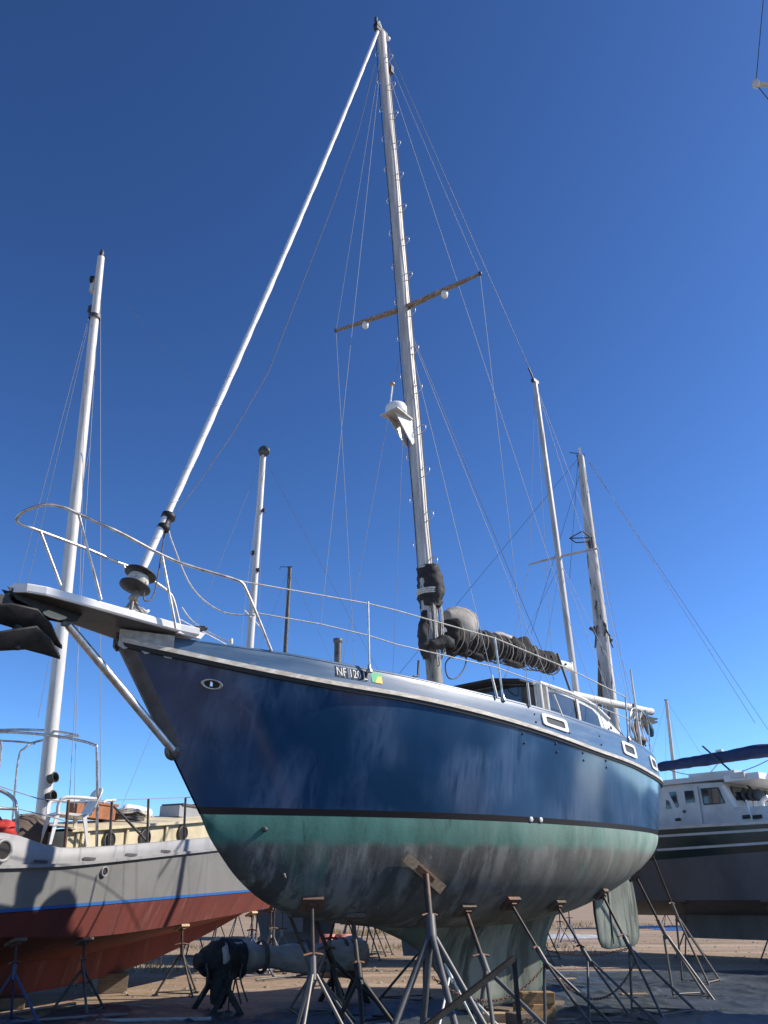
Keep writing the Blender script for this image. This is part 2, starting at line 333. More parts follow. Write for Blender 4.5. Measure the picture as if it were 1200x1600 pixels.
# ================================================================ the blue ketch
ZK = -2.26
F1 = Frame((-2.0, 9.40, .84), 48, .9, base=(5.3, 0, ZK))
ketch = thing('ketch_sailboat', 'large navy blue ketch with green bottom paint propped on steel stands', 'sailboat', F1.M)
l = F1.l
P_RAIL = [(196, 1001), (252, 1015), (420, 1050), (540, 1072), (620, 1085), (700, 1101), (803, 1128), (850, 1144), (895, 1159), (940, 1176), (1000, 1198), (1042, 1226)]
P_TOP = [(190, 985), (300, 1000), (360, 1008), (456, 1022), (620, 1052.5), (700, 1071), (803, 1095), (840, 1105), (895, 1121), (950, 1141), (987, 1156), (1016, 1174), (1030, 1190)]
RB = [(-1.22, .035), (-.9, .24), (-.4, .50), (0, .68), (.5, .88), (1, 1.06), (2, 1.34), (3, 1.53), (4, 1.65), (5, 1.72), (6, 1.72), (7, 1.66), (8, 1.51), (8.7, 1.33), (9.3, 1.09), (9.75, .82), (10.05, .55), (10.2, .3), (10.26, 0.02)]
rb = tab(RB)
rz = tab([(s, F1.solve(s, b, P_RAIL)) for s, b in RB if s <= 8.7] + [(9.3, .9), (9.8, .91), (10.26, .93)])
tz = tab([(s, F1.solve(s, b-.05, P_TOP)) for s, b in RB if s <= 8.7] + [(9.3, 1.325), (9.8, 1.33), (10.26, 1.34)])
wb = tab([(0, .015), (.25, .13), (.485, .25), (.97, .49), (1.94, .91), (2.91, 1.24), (3.88, 1.45), (4.85, 1.56), (5.82, 1.6), (6.79, 1.56), (7.76, 1.43), (8.5, 1.23), (9.1, .96), (9.5, .66), (9.7, .36), (9.78, .01)])
dep = tab([(0, 0), (.17, .24), (.31, .38), (.64, .66), (1.12, .92), (1.56, 1.05), (2.5, 1.17), (3.5, 1.25), (5, 1.27), (6.3, 1.2), (7.3, 1.02), (8.2, .78), (9, .5), (9.5, .25), (9.78, .02)])
NU = 90; US = [.5-.5*math.cos(math.pi*i/NU) for i in range(NU+1)]
SBAND = .07
def top_pt(t, f, side=1):          # f 0 at the waterline stripe, 1 at the rub rail
    sr = -1.22+11.48*t; sw = 9.78*t; zr = rz(sr); z = SBAND+(zr-SBAND)*f; v = z/zr
    p = 1+.55*(1-t)**4; return (sw+(sr-sw)*v, side*(wb(sw)+(rb(sr)-wb(sw))*v**p), z)
def bot_pt(t, q, side=1):          # q 0 at the waterline, 1 on the centreline
    s = 9.78*t; a = q*math.pi/2; return (s, side*wb(s)*max(0, math.cos(a))**.82, -dep(s)*math.sin(a)**1.12)
def two_sided(fn, vals, name, m, parent, fl=l, ts=US):
    mb = MB()
    for sd_ in (1, -1): mb.grid([[fl(*fn(t, f, sd_)) for t in (ts if sd_ > 0 else ts[::-1])] for f in vals])
    return mb.build(name, m, parent)
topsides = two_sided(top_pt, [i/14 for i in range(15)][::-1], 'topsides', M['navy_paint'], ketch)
two_sided(lambda t, f, s_: (lambda p: (p[0]+(9.78*t-p[0])*(1-f), p[1]*f+(1-f)*s_*wb(9.78*t)+s_*.002, p[2]*f))(top_pt(t, 0, s_)), [1, .5, 0], 'boot_stripe', M['black_stripe'], ketch)
bottom_paint('bottom_paint', ZK, .27, (.04, .135, .11), (.12, .126, .12), (.26, .275, .255), fade_lit=(-3.5, 3.2))
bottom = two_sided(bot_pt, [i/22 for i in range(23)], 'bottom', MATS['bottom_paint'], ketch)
# keel
mb = MB(); rows = []
for z, s0, s1, th in [(-.95, 2.0, 7.3, 1.15), (-1.12, 2.5, 7.1, .95), (-1.25, 2.95, 6.95, .74), (-1.4, 3.4, 6.8, .55), (-1.58, 3.75, 6.68, .42), (-1.8, 4.0, 6.58, .34), (-2.1, 4.22, 6.5, .32), (-2.22, 4.32, 6.42, .28), (ZK, 4.45, 6.3, .18)]:
    row = []
    for k in range(28):
        a = 2*math.pi*k/28; c = .5-.5*math.cos(a); yt = th*1.7*(c**.5)*(1-c)**.62*math.copysign(1, math.sin(a)) if 0 < k != 14 else 0
        row.append(l(s0+(s1-s0)*c, yt*.62+.02*math.sin(a), z))
    rows.append(row)
mb.grid(rows, True, True); mb.add(rows[-1], [tuple(range(28))]); mb.build('keel', MATS['bottom_paint'], ketch)
bottom_paint('keel_paint', ZK, -8, (.1, .17, .14), (.23, .26, .225), (.07, .085, .075))
bpy.data.objects['keel'].data.materials[0] = MATS['keel_paint']
# rudder and skeg
mb = MB(); rows = []
for z, s0, s1, th in [(-.45, 8.35, 9.75, .1), (-.8, 8.3, 9.85, .1), (-1.2, 8.28, 9.9, .1), (-1.6, 8.33, 9.86, .09), (-1.72, 8.42, 9.75, .07), (-1.76, 8.6, 9.6, .03)]:
    rows.append([l(s0+(s1-s0)*(.5-.5*math.cos(a)), th*math.sin(a)*.8, z) for a in [2*math.pi*k/20 for k in range(20)]])
mb.grid(rows, True, True); mb.add(rows[-1], [tuple(range(20))]); rud = mb.build('rudder', MATS['keel_paint'], ketch)
MB().tube([l(8.72, .078, -.6), l(8.72, .078, -1.68)], .012, 6).build('hinge_seam', M['grey_dark'], rud)
# rub rail, rubber strip, bulwark, deck
def rail_strip(name, m, z0, z1, o0, o1, depth=.03, par=ketch):
    mb = MB()
    for sd_ in (1, -1):
        rows = [[], [], [], []]
        for t in US:
            s = -1.22+11.48*t; b = rb(s); z = rz(s)
            for r_, (db, dz) in zip(rows, ((-depth, z1), (o1, z1), (o0, z0), (-depth, z0))): r_.append(l(s, sd_*max(b+db, .004), z+dz))
        mb.grid(rows if sd_ > 0 else rows[::-1], False)
    return mb.build(name, m, par)
rail_strip('rub_rail', M['rail_wood'], -.018, .032, .035, .03)
rail_strip('rubber_strip', M['rubber'], -.062, -.018, .012, .02)
mb = MB()
for sd_ in (1, -1):
    rows = [[] for _ in range(7)]
    for t in US:
        s = -1.22+11.48*t; b = rb(s); z0 = rz(s)+.03; z1 = tz(s)
        for r_, (db, f) in zip(rows, ((-.005, 0), (-.015, .3), (-.03, .7), (-.05, 1), (-.055, 1.03), (-.10, 1.03), (-.10, -.1))): r_.append(l(s, sd_*max(b+db, .003), z0+(z1-z0)*f))
    mb.grid((rows if sd_ < 0 else rows[::-1]), True)
bul = mb.build('bulwark', M['faded_blue'], ketch)
for f_, r_ in ((.93, .006), (.62, .004)):
    for sd_ in (1, -1):
        MB().tube([l(s, sd_*max(rb(s)-.05*f_+.001, .002), rz(s)+.03+(tz(s)-rz(s)-.03)*f_) for s in [-1.1+11.2*i/70 for i in range(71)]], r_, 4).build('moulding', M['faded_blue'], bul)
mb = MB(); rows = []
for t in US:
    s = -1.2+11.44*t; b = max(rb(s)-.08, .003); rows.append([l(s, b*c, rz(s)+.06+.09*(1-c*c)) for c in (-1, -.6, 0, .6, 1)])
mb.grid(rows); mb.build('deck', M['dirty_white'], ketch)
def on_bulwark(s, f, off=.004, side=1): return l(s, side*(rb(s)-.05*f+off), rz(s)+.03+(tz(s)-rz(s)-.03)*f)
# portlights in the bulwark
def rounded(cx, cy, w_, h_, r, n=5):
    out = []
    for (x, y, a0) in ((1, 1, 0), (-1, 1, 90), (-1, -1, 180), (1, -1, 270)):
        for i in range(n+1):
            a = math.radians(a0+90*i/n); out.append((cx+x*(w_/2-r)+r*math.cos(a), cy+y*(h_/2-r)+r*math.sin(a)))
    return out
for s0, wd in ((4.74, .62), (7.06, .56), (8.42, .5)):
    fr = MB(); outer = rounded(0, .5, wd, .54, .09); inner = rounded(0, .5, wd-.17, .3, .06)
    ro = [on_bulwark(s0+x, y, .004) for x, y in outer]; ro2 = [on_bulwark(s0+x, y, .022) for x, y in outer]; ri = [on_bulwark(s0+x, y, .022) for x, y in inner]; ri2 = [on_bulwark(s0+x, y, .006) for x, y in inner]
    fr.grid([ro, ro2, ri, ri2], False, True); f_ = fr.build('portlight', M['white_paint'], ketch)
    MB().add([on_bulwark(s0+x, y, .008) for x, y in inner], [tuple(range(len(inner)))]).build('pane', M['port_glass'], f_)
# bolts on the topsides and bulwark
for s0 in (4.28, 5.08, 6.0, 6.9):
    for f_ in (.62, .9): MB().ball(on_bulwark(s0, .25+.35*(f_ > .8), .004), .014, seg=8, rings=5).build('bolt', M['dark_wire'], bul)
for t0 in (.448, .512, .575, .635):
    for f_ in (.9, .8): MB().ball(l(*[top_pt(t0, f_)[i]+(.004 if i == 1 else 0) for i in range(3)]), .016, seg=8, rings=5).build('bolt', M['dark_wire'], topsides)
# registration letters and sticker
def text_mesh(txt, size, fr_at, m, parent, name='letters'):
    cu = bpy.data.curves.new('txt', 'FONT'); cu.body = txt; cu.size = size; cu.extrude = .0015; cu.resolution_u = 2
    to = bpy.data.objects.new('txt', cu); col.objects.link(to); dg = bpy.context.evaluated_depsgraph_get()
    me = bpy.data.meshes.new_from_object(to.evaluated_get(dg)); bpy.data.objects.remove(to)
    for v in me.vertices: v.co = fr_at(v.co.x, v.co.y, v.co.z)
    me.materials.clear(); me.materials.append(m); me.name = name
    ob = bpy.data.objects.new(name, me); col.objects.link(ob); ob.parent = parent; return ob
rs = 1.0
mb = MB(); mb.grid([[on_bulwark(rs+x, f, .005) for x in (0, .1, .2, .3, .4)] for f in (.28, .82)], False); pl = mb.build('number_plate', M['faded_blue'], bul)
for x0, wd in ((.0, .045), (.06, .05), (.13, .03), (.19, .04), (.245, .05), (.305, .05), (.375, .035)):
    MB().grid([[on_bulwark(rs+x0+x, f, .0065) for x in (0, wd)] for f in (.3, .8)], False).build('letter_backing', M['black_canvas'], pl)
hb = (tz(rs+.2)-rz(rs+.2)-.03)
text_mesh('NF 120 L', .17, lambda x, y, z: Vector(on_bulwark(rs+.01+x*.62, .36+y/hb*.85, .008+z)), M['white_paint'], pl)
MB().grid([[on_bulwark(rs+.47+x, f, .005) for x in (0, .07, .14)] for f in (.3, .82)], False).build('sticker', M['green_sticker'], bul)
MB().add([on_bulwark(rs+.47+x, f, .0065) for x, f in ((.04, .3), (.14, .3), (.14, .68), (.08, .62))], [(0, 1, 2, 3)]).build('sticker', M['yellow_sticker'], bul)
# bow: stem cap, hawse hole, through-hulls
mb = MB()
for sd_ in (1, -1):
    rows = []
    for i in range(9):
        s = -1.25+.5*i/8; wdt = max(rb(max(s, -1.22)), .03)
        lo_ = rz(max(s, -1.22))-.06-.03*math.sin(i*1.9); hi_ = tz(max(s, -1.22))+.0
        rows.append([l(s, sd_*(wdt*(.93+.07*f)+.018+.006*math.sin(i*2.3+f*5)), lo_+(hi_-lo_)*f) for f in (0, .33, .66, 1)])
    mb.grid(rows if sd_ < 0 else rows[::-1])
mb.build('stem_cap', M['cap_filler'], ketch)
mb = MB()
for sd_ in (1, -1):
    rows = []
    for i in range(16):
        f = 1-i/15*.62; p = top_pt(0, f); q = top_pt(.012, f); rows.append([l(p[0]-.022, 0, p[2]), l(p[0]-.018, sd_*(p[1]+.012), p[2]), l(q[0]+.02, sd_*(q[1]+.008), q[2])])
    mb.grid(rows if sd_ > 0 else rows[::-1], True)
mb.build('stem_band', M['grey_dark'], ketch)
def topside_find(px, py, fn=top_pt):
    best = None
    for i in range(200):
        for j in range(60):
            p = fn(i/199, j/59); q = F1.px(*p); d = (q[0]-px)**2+(q[1]-py)**2
            if best is None or d < best[0]: best = (d, i/199, j/59, p)
    return best
def surf_frame(fn, t, f):
    p = Vector(l(*fn(t, f))); du = Vector(l(*fn(min(t+.004, 1), f)))-Vector(l(*fn(max(t-.004, 0), f))); dv = Vector(l(*fn(t, min(f+.01, 1))))-Vector(l(*fn(t, max(f-.01, 0))))
    nn = du.cross(dv).normalized(); c = Vector(l(p[0]+F1.base[0], 0, p[2]+F1.base[2]))
    if nn.y > 0: nn = -nn
    return p, du.normalized(), nn.cross(du.normalized()).normalized(), nn
_, t_, f_, _p = topside_find(331, 1068); p, u, v, nn = surf_frame(top_pt, t_, f_)
fr = MB(); n_ = 24; ring = lambda r, h: [p+u*math.cos(2*math.pi*k/n_)*.125*r+v*math.sin(2*math.pi*k/n_)*.058*r+nn*h for k in range(n_)]
fr.grid([ring(1, .002), ring(.97, .02), ring(.72, .02), ring(.68, .004)], True, True); hw = fr.build('hawse_hole', M['stainless'], ketch)
MB().add(ring(.7, .006), [tuple(range(n_))]).build('opening', M['rubber'], hw)
MB().box(p+nn*.014-u*.01, (.03, .015, .05)).build('pin', M['stainless'], hw)
for (px, py, r) in ((415, 1297, .022), (441, 1367, .016)):
    _, t_, f_, _p = topside_find(px, py, bot_pt); p, u, v, nn = surf_frame(bot_pt, t_, f_)
    MB().lathe([(r*1.4, 0), (r*1.4, .015), (r, .02), (r, .075), (r*.6, .08), (.001, .08)], p, nn, 12).build('through_hull', M['steel_grey'], bottom)
for (px, py) in ((831, 1277), (843, 1283)):
    _, t_, f_, _p = topside_find(px, py); p, u, v, nn = surf_frame(top_pt, t_, 0)
    MB().lathe([(.035, 0), (.035, .012), (.02, .016), (.001, .016)], p-v*.03, nn, 12).build('drain_fitting', M['white_paint'], topsides)
# bow platform
mb = MB(); tp = [];
outline = [(-.55, .50), (-.75, .44), (-1.2, .38), (-1.9, .30), (-2.2, .25), (-2.36, .17), (-2.44, .06)]
outline = outline + [(s, -b) for s, b in outline[::-1]]
zp = lambda s: 1.845+(-.55-s)*.074
rows = [[l(s*1.0, b*.97, zp(s)-.075) for s, b in outline], [l(s, b, zp(s)-.06) for s, b in outline], [l(s, b, zp(s)+.0) for s, b in outline], [l(s, b*.97, zp(s)+.014) for s, b in outline]]
mb.grid(rows, False, True); N_ = len(outline); mb.add(rows[-1], [tuple(range(N_))[::-1]]); mb.add(rows[0], [tuple(range(N_))])
plat = mb.build('bow_platform', M['white_paint'], ketch)
MB().add([l(s*.99, b*.9, zp(s)-.079) for s, b in outline], [tuple(range(N_))]).build('underside', M['grey_dark'], plat)
for b0 in (.32, -.32): MB().prism([l(-.5, b0+.14, zp(-.5)-.09), l(-.78, b0+.11, zp(-.78)-.09), l(-.7, b0+.12, zp(-.7)-.02), l(-.45, b0+.15, zp(-.5)-.02)], (0, .05, 0)).build('bracket', M['white_paint'], plat)
for b0 in (.06, -.06): MB().prism([l(-2.5, b0, zp(-2.4)-.03), l(-2.3, b0, zp(-2.3)-.03), l(-1.7, b0, zp(-1.7)-.08), l(-1.75, b0, zp(-1.7)-.17), l(-2.0, b0, zp(-2)-.2), l(-2.4, b0, zp(-2.4)-.13)], (0, .012, 0)).build('roller_cheek', M['black_iron'], plat)
MB().prism([l(*F1.onb(*q, .075)) for q in ((67, 956), (76, 953), (105, 964), (103, 967), (93, 969), (79, 965), (69, 960))], (0, .012, 0)).build('roller_plate', M['bronze'], plat)
MB().lathe([(.001, -.05), (.045, -.05), (.03, 0), (.045, .05), (.001, .05)], l(-2.42, 0, zp(-2.4)-.07), (0, 1, 0), 14).build('roller', M['black_iron'], plat)
a_ = F1.onb(107, 977); b_ = F1.onb(270, 1172, .03)
st_ = MB().tube([l(*a_), l(*b_)], .043, 12).build('bobstay_strut', M['stainless'], ketch)
MB().lathe([(.105, -.045), (.1, -.02), (.075, .03), (.03, .055), (.001, .06)], l(b_[0]+.04, 0.015, b_[2]), (-.1, -1, -.12), 20).build('stem_plate', M['steel_grey'], st_)
MB().lathe([(.105, -.045), (.1, -.02), (.075, .03), (.03, .055), (.001, .06)], l(b_[0]+.04, -.015, b_[2]), (-.1, 1, -.12), 20).build('stem_plate', M['steel_grey'], st_)
MB().box(l(a_[0]-.02, 0, a_[2]+.03), (.1, .06, .09)).build('clevis', M['steel_grey'], st_)
# pulpit (two sides) from the photograph, half breadths given
def tub(name, pts, r, m, par, curve=True, seg=8):
    q = [l(*p) for p in pts]; return MB().tube(smooth_curve(q, 6) if curve and len(q) > 2 else q, r, seg).build(name, m, par)
O = F1.onb
pul = tub('pulpit', [O(25, 811, .0), O(36, 800, .12), O(67, 789, .25), O(97, 792, .31), O(123, 803, .34), O(187, 832, .4), O(253, 867, .48), O(293, 883, .55), O(360, 903, .7), O(378, 911, .74), O(386, 925, .745), O(400, 957, .75), O(424, 1017, .74)], .017, M['stainless'], ketch)
tub('far_rail', [O(25, 811, .0), O(31, 818, -.1), O(63, 830, -.24), O(137, 858, -.34), O(180, 877, -.38), O(203, 886, -.41), O(240, 908, -.46), O(262, 924, -.5), O(272, 940, -.51), O(284, 990, -.52)], .017, M['stainless'], pul)
for a_, b_ in (((123, 803, .34), (158, 937, .33)), ((253, 867, .48), (275, 982, .5)), ((63, 830, -.24), (95, 915, -.24)), ((192, 881, -.4), (207, 915, -.38))):
    tub('leg', [O(*a_), O(*b_)], .015, M['stainless'], pul)
# forestay furler
pA, pB = O(205, 945), O(591, 47); d_ = Vector(l(*pB))-Vector(l(*pA))
V = lambda px, py: Vector(l(*O(px, py)))
fs = MB().tube([V(222, 890).lerp(V(591, 47), i/90)+Vector((0, .0, -.22*4*(i/90)*(1-i/90))) for i in range(91)], [.043-.008*(i/90)+.003*math.sin(i*1.7)+.002*math.sin(i*.61) for i in range(91)], 12).build('furled_forestay', M['white_paint'], ketch)
ax = (V(591, 47)-V(222, 890)).normalized(); ux_ = ax.orthogonal().normalized(); uy_ = ax.cross(ux_)
MB().tube([V(222, 890).lerp(V(591, 47), .02+.96*i/700)+Vector((0, 0, -.88*(.02+.96*i/700)*(1-.02-.96*i/700)))+(ux_*math.cos(i*.42)+uy_*math.sin(i*.42))*(.0425-.008*i/700) for i in range(701)], .005, 4, False).build('leech_seam', M['dirty_white'], fs)
MB().lathe([(.001, -.15), (.06, -.15), (.175, -.13), (.175, -.11), (.1, -.1), (.12, -.02), (.1, .03), (.18, .04), (.18, .06), (.06, .08), (.05, .12)], V(217, 903), ax, 20).build('furling_drum', M['black_iron'], fs)
MB().lathe([(.108, -.075), (.125, -.03), (.108, .02)], V(217, 903), ax, 20).build('furling_line', M['rope'], fs)
MB().lathe([(.05, -.14), (.075, -.12), (.075, -.07), (.055, -.05), (.055, .03), (.085, .05), (.085, .1), (.05, .12)], V(260, 815), ax, 16).build('swivel', M['black_iron'], fs)
MB().lathe([(.02, 0), (.06, .02), (.04, .1), (.02, .16)], V(207, 940), ax, 12).build('toggle', M['galvanised'], fs)
for b0 in (.14, -.14):
    for s0 in (-1.2, -.98): MB().tube([V(208, 936), l(s0, b0, zp(s0)+.015)], .02, 6).build('tack_leg', M['galvanised'], fs)
mb = MB()
for k in range(5): mb.tube([Vector(l(-1.35+.1*k+.06*math.cos(a), .12*math.sin(a)-.02*k, zp(-1.3)+.05+.03*k+.02*math.sin(3*a))) for a in [2*math.pi*i/14 for i in range(15)]], .018, 6)
mb.build('rope_coil', M['rope'], plat)
mb = MB()
for k in range(3): mb.tube([Vector(l(-.52+.06*math.cos(a)+.05*k, .34+.07*math.sin(a), zp(-.5)+.03+.02*k)) for a in [2*math.pi*i/10 for i in range(11)]], .014, 6)
mb.build('rope_coil', M['rope_dark'], plat)
tub('furling_rope', [O(262, 822), O(270, 850, .1), O(300, 918, .25), O(345, 955, .5), O(398, 962, .73)], .009, M['rope'], fs)
tub('furling_rope', [O(258, 826), O(250, 880), O(240, 930, .1), O(225, 937, .1), O(228, 905, .1)], .009, M['rope_dark'], fs)
# lifelines and stanchions
for a_, b_, bb in (((575, 940), (577, 1047), 1.2), ((773, 996), (786, 1092), 1.57), ((977, 1088), (982, 1155), 1.61)):
    sx = MB().tube([l(*O(*a_, bb)), l(*O(*b_, bb))], .014, 8).build('stanchion', M['stainless'], ketch)
    q = O(*b_, bb); MB().lathe([(.04, -.03), (.04, .0), (.02, .02), (.02, .07)], l(*q), (0, 0, 1), 10).build('stanchion_base', M['stainless'], sx)
for t_ in (1.45, 3.9, 6.2, 8.1):
    sx = MB().tube([l(t_, -(rb(t_)-.08), tz(t_)), l(t_, -(rb(t_)-.08), tz(t_)+.62)], .014, 8).build('stanchion', M['stainless'], ketch)
LU = [O(370, 907, .72), O(575, 943, 1.2), O(620, 954, 1.3), O(773, 997, 1.57), O(891, 1046, 1.66), O(977, 1089, 1.61)]
tub('lifeline', LU, .009, M['rope'], ketch, False)
tub('lifeline', [O(396, 957, .74), O(500, 975, 1.05), O(576, 993, 1.2), O(620, 1007, 1.3), O(776, 1043, 1.57), O(840, 1066, 1.64), O(979, 1122, 1.61)], .008, M['rope'], ketch, False)
tub('lifeline', [(-.1, -.6, 2.3), (1.45, -1.12, 2.2), (3.9, -1.55, 2.12), (6.2, -1.62, 2.04), (8.1, -1.4, 1.97)], .007, M['rope'], ketch, False)
tub('deck_line', [O(284, 949, -.3), O(300, 970, -.2), O(330, 990, .1), O(361, 1004, .5)], .009, M['rope'], ketch)
MB().tube([l(*O(361, 1006, .5)), l(*O(361, 998, .5))], .022, 8).build('cleat', M['white_paint'], ketch)
# mainmast
m0, m1 = Vector(l(4.24, 0, 1.2)), V(596, 52)
main = MB().tube([m0.lerp(m1, i/10) for i in range(11)], [.135]*8+[.125, .115, .1], 20, squash=.78, upv=(1, 0, 0)).build('mainmast', M['mast_alloy'], ketch)
MX = (m1-m0).normalized()
def mast_at(z): return m0.lerp(m1, (z-ZK-m0.z)/(m1.z-m0.z)) if False else m0.lerp(m1, ((z-ZK)-m0.z)/(m1.z-m0.z))
MB().beam(mast_at(3.6)+Vector((.137, 0, 0)), mast_at(15.6)+Vector((.128, 0, 0)), .02, .02).build('sail_track', M['dark_wire'], main)
for yy, xx in ((-.108, -.02), (-.085, .07)):
    MB().tube([mast_at(2.6+i)+Vector((xx+.012*math.sin(i*2.1), yy-.012-.01*math.sin(i*1.3)**2, 0)) for i in range(14)], .007, 5).build('halyard', M['rope_dark' if xx > 0 else 'dark_wire'], main)
MB().tube([mast_at(z)+Vector((-.145-.02*math.sin(z), .05, 0)) for z in (2.5, 5, 8, 11, 14, 15.8)], .007, 5).build('halyard', M['dark_wire'], main)
hd = MB(); hd.box(m1+Vector((-.02, 0, .02)), (.34, .1, .16)); hd.box(m1+Vector((-.14, 0, .1)), (.1, .12, .12)); hd.tube([m1+Vector((-.17, 0, .1)), m1+Vector((-.17, 0, .32))], .035, 8); hd.build('masthead_fitting', M['dark_wire'], main)
MB().tube([m1+Vector((.0, 0, .08)), m1+Vector((-.1, 0, .26))], .04, 8).build('masthead_bracket', M['antenna_white'], main)
MB().ball(m1+Vector((.16, -.05, -.06)), .05, seg=10, rings=6).build('masthead_lamp', M['antenna_white'], main)
MB().box(mast_at(15.0)+Vector((.12, -.08, 0)), (.08, .09, .2)).build('sheave_box', M['dark_wire'], main)
step = None
for i in range(30):
    z = 4.0+i*.4; sdn = -1 if i % 2 else 1; c = mast_at(z)
    if step is None:
        q = [Vector((.02, -.085, .09)), Vector((.02, -.2, .075)), Vector((.02, -.235, .05)), Vector((.02, -.235, -.03)), Vector((.02, -.2, -.05)), Vector((.05, -.085, -.06))]
        step = MB().tube(q, .0075, 6).build('mast_step', M['stainless'], main); ob = step
        MB2 = None
    else:
        ob = step.copy(); col.objects.link(ob)
    ob.location = c; ob.scale = (1, sdn, 1)
# spreaders
cs_ = mast_at(8.95)
for (px, py) in ((750, 428), (525, 517)):
    q = Vector(l(*F1.ons(px, py, cs_.x+F1.base[0]-.02)))
    mbx = MB(); mbx.tube([cs_, cs_.lerp(q, .6), q], [.075, .06, .035], 8, squash=.55, upv=(1, 0, 0)); spx = mbx.build('spreader', M['spreader_wood'], main)
    e = cs_.lerp(q, .55); MB().lathe([(.001, .0), (.055, 0), (.062, -.05), (.055, -.1), (.03, -.13), (.001, -.13)], e+Vector((0, 0, -.04)), (0, 0, 1), 14).build('deck_light', M['antenna_white'], main)
    MB().lathe([(.02, 0), (.035, .02), (.035, .06), (.001, .07)], q+Vector((0, 0, -.03)), (0, 0, 1), 10).build('spreader_tip', M['dark_wire'], main)
    if py < 500: tipP = q
    else: tipS = q
# radar
rc = Vector(l(*O(619, 640))); mr = mast_at(6.3)
br = MB()
br.prism([rc+Vector((-.2, -.2, -.13)), rc+Vector((.28, -.13, -.13)), rc+Vector((.28, .13, -.13)), rc+Vector((-.2, .2, -.13))], (0, 0, .02))
for yy in (-.1, .09): br.prism([rc+Vector((-.16, yy, -.13)), rc+Vector((.3, yy, -.13)), mr+Vector((-.1, yy*.7, -.18)), mr+Vector((-.15, yy*.7, -.24)), rc+Vector((.08, yy*.8, -.36))], (0, .012, 0))
br.build('radar_bracket', M['cabin_white'], main)
MB().lathe([(.001, -.11), (.17, -.11), (.185, -.08), (.185, .03), (.165, .075), (.09, .1), (.001, .105)], rc, (0, 0, 1), 24).build('radar_dome', M['antenna_white'], main)
an = Vector(l(*O(613, 600))); MB().tube([rc+Vector((-.1, .05, .05)), an+Vector((0, 0, -.02))], .014, 8).build('antenna', M['antenna_white'], main); MB().lathe([(.001, -.02), (.045, -.02), (.045, .01), (.02, .035), (.001, .04)], an, (0, 0, 1), 12).build('antenna_cap', M['bronze'], main)
# sail cover on the mast, bag, flaked mainsail and boom
def cloth_tube(pts, rad, seg, amp, fq, m, name, par, seed=0., sag_=0.):
    pts = smooth_curve(pts, 10); n = len(pts); rows = []
    for i, p in enumerate(pts):
        d = (pts[min(i+1, n-1)]-pts[max(i-1, 0)]).normalized(); x = Vector((0, 0, 1)) if abs(d.z) < .8 else Vector((1, 0, 0)); x = (x-d*x.dot(d)).normalized(); y = d.cross(x)
        rr = rad(i/(n-1)); row = []
        for k in range(seg):
            a = 2*math.pi*k/seg; dirv = x*math.cos(a)+y*math.sin(a)
            nn = noise.noise(p*fq+dirv*1.7+Vector((seed, 0, 0)))+.5*noise.noise(p*fq*2.3+dirv*3+Vector((seed, 5, 0)))
            row.append(p+dirv*rr*(1+amp*nn)-Vector((0, 0, sag_*rr*max(0, -math.cos(a)) if abs(d.z) < .8 else 0)))
        rows.append(row)
    mb = MB(); mb.grid(rows, True, True); mb.add(rows[0], [tuple(range(seg))[::-1]]); mb.add(rows[-1], [tuple(range(seg))]); return mb.build(name, m, par)
zt_, zb_ = O(672, 888)[2], O(675, 945)[2]; zz_ = lambda f: mast_at(zt_+(zb_-zt_)*f); mA, mB_ = zz_(0), zz_(1); yoff = Vector((0.03, -.015, 0))
cvr = cloth_tube([mA+yoff, mA.lerp(mB_, .3)+yoff*1.6, mA.lerp(mB_, .65)+yoff*2.2, mB_+yoff*.8], lambda t: .165+.045*math.sin(math.pi*min(1, t*1.0))**.6, 28, .2, 6., M['black_canvas'], 'mast_cover', ketch)
for q, r_ in ((zz_(.06), .175), (zz_(.66), .205), (zz_(.71), .203), (zz_(.76), .2)): MB().lathe([(r_, -.014), (r_+.012, 0), (r_, .014)], q+yoff, MX, 16).build('lashing', M['rope'], cvr)
cloth_tube([zz_(.75)+yoff, zz_(1.1)+yoff], lambda t: .165, 18, .45, 7., M['black_canvas'], 'cover_end', cvr, 3.)
cloth_tube([V(664, 955), V(662, 975), V(661, 1003), V(666, 1030)], lambda t: .045+.045*math.sin(math.pi*t), 14, .4, 6., M['black_canvas'], 'luff_bundle', ketch, 9.)
for k in range(9):
    ht = lambda z, dy=0.: mast_at(z)+Vector((-.09+.028*k+random.uniform(-.012, .012), -.115-.02*math.sin(k)-dy, 0)); MB().tube(smooth_curve([ht(zb_+.1), ht(zb_-.2, .02), ht(zb_-.5), ht(zb_-.8, .01), ht(2.3+random.random()*.3)], 3), .008+.004*random.random(), 5).build('halyard_tail', M['rope' if k % 3 else 'rope_dark'], main)
bag = MB(); bc = V(709, 974); rows = []
for i in range(15):
    t = i/14; cx_ = bc+Vector((-.22+.5*t, -.02, .02-.06*t)); r_ = (.13+.16*math.sin(min(1, t*1.25)*math.pi/2))*(1 if t < .93 else .9)
    rows.append([cx_+Vector((0, math.cos(a)*r_*.9, math.sin(a)*r_*1.12))*(1+.0)+Vector((.06*math.cos(a*2+1), 0, 0))*t+Vector((0, 1, 1))*.035*noise.noise(cx_*4+Vector((0, math.cos(a), math.sin(a)))*1.6) for a in [2*math.pi*k/18 for k in range(18)]])
bag.grid(rows, True, True); bag.add(rows[0], [tuple(range(18))[::-1]]); bag.add([v_*.0+bc*0+v_ for v_ in [Vector(p) for p in rows[-1]]], [tuple(range(18))]); bg_ = bag.build('sail_bag', M['grey_canvas'], ketch)
MB().tube([Vector(p) for p in rows[-2]]+[Vector(rows[-2][0])], .014, 6).build('bag_rim', M['rope'], bg_)
boom0, boom1 = V(694, 988), V(890, 1042)
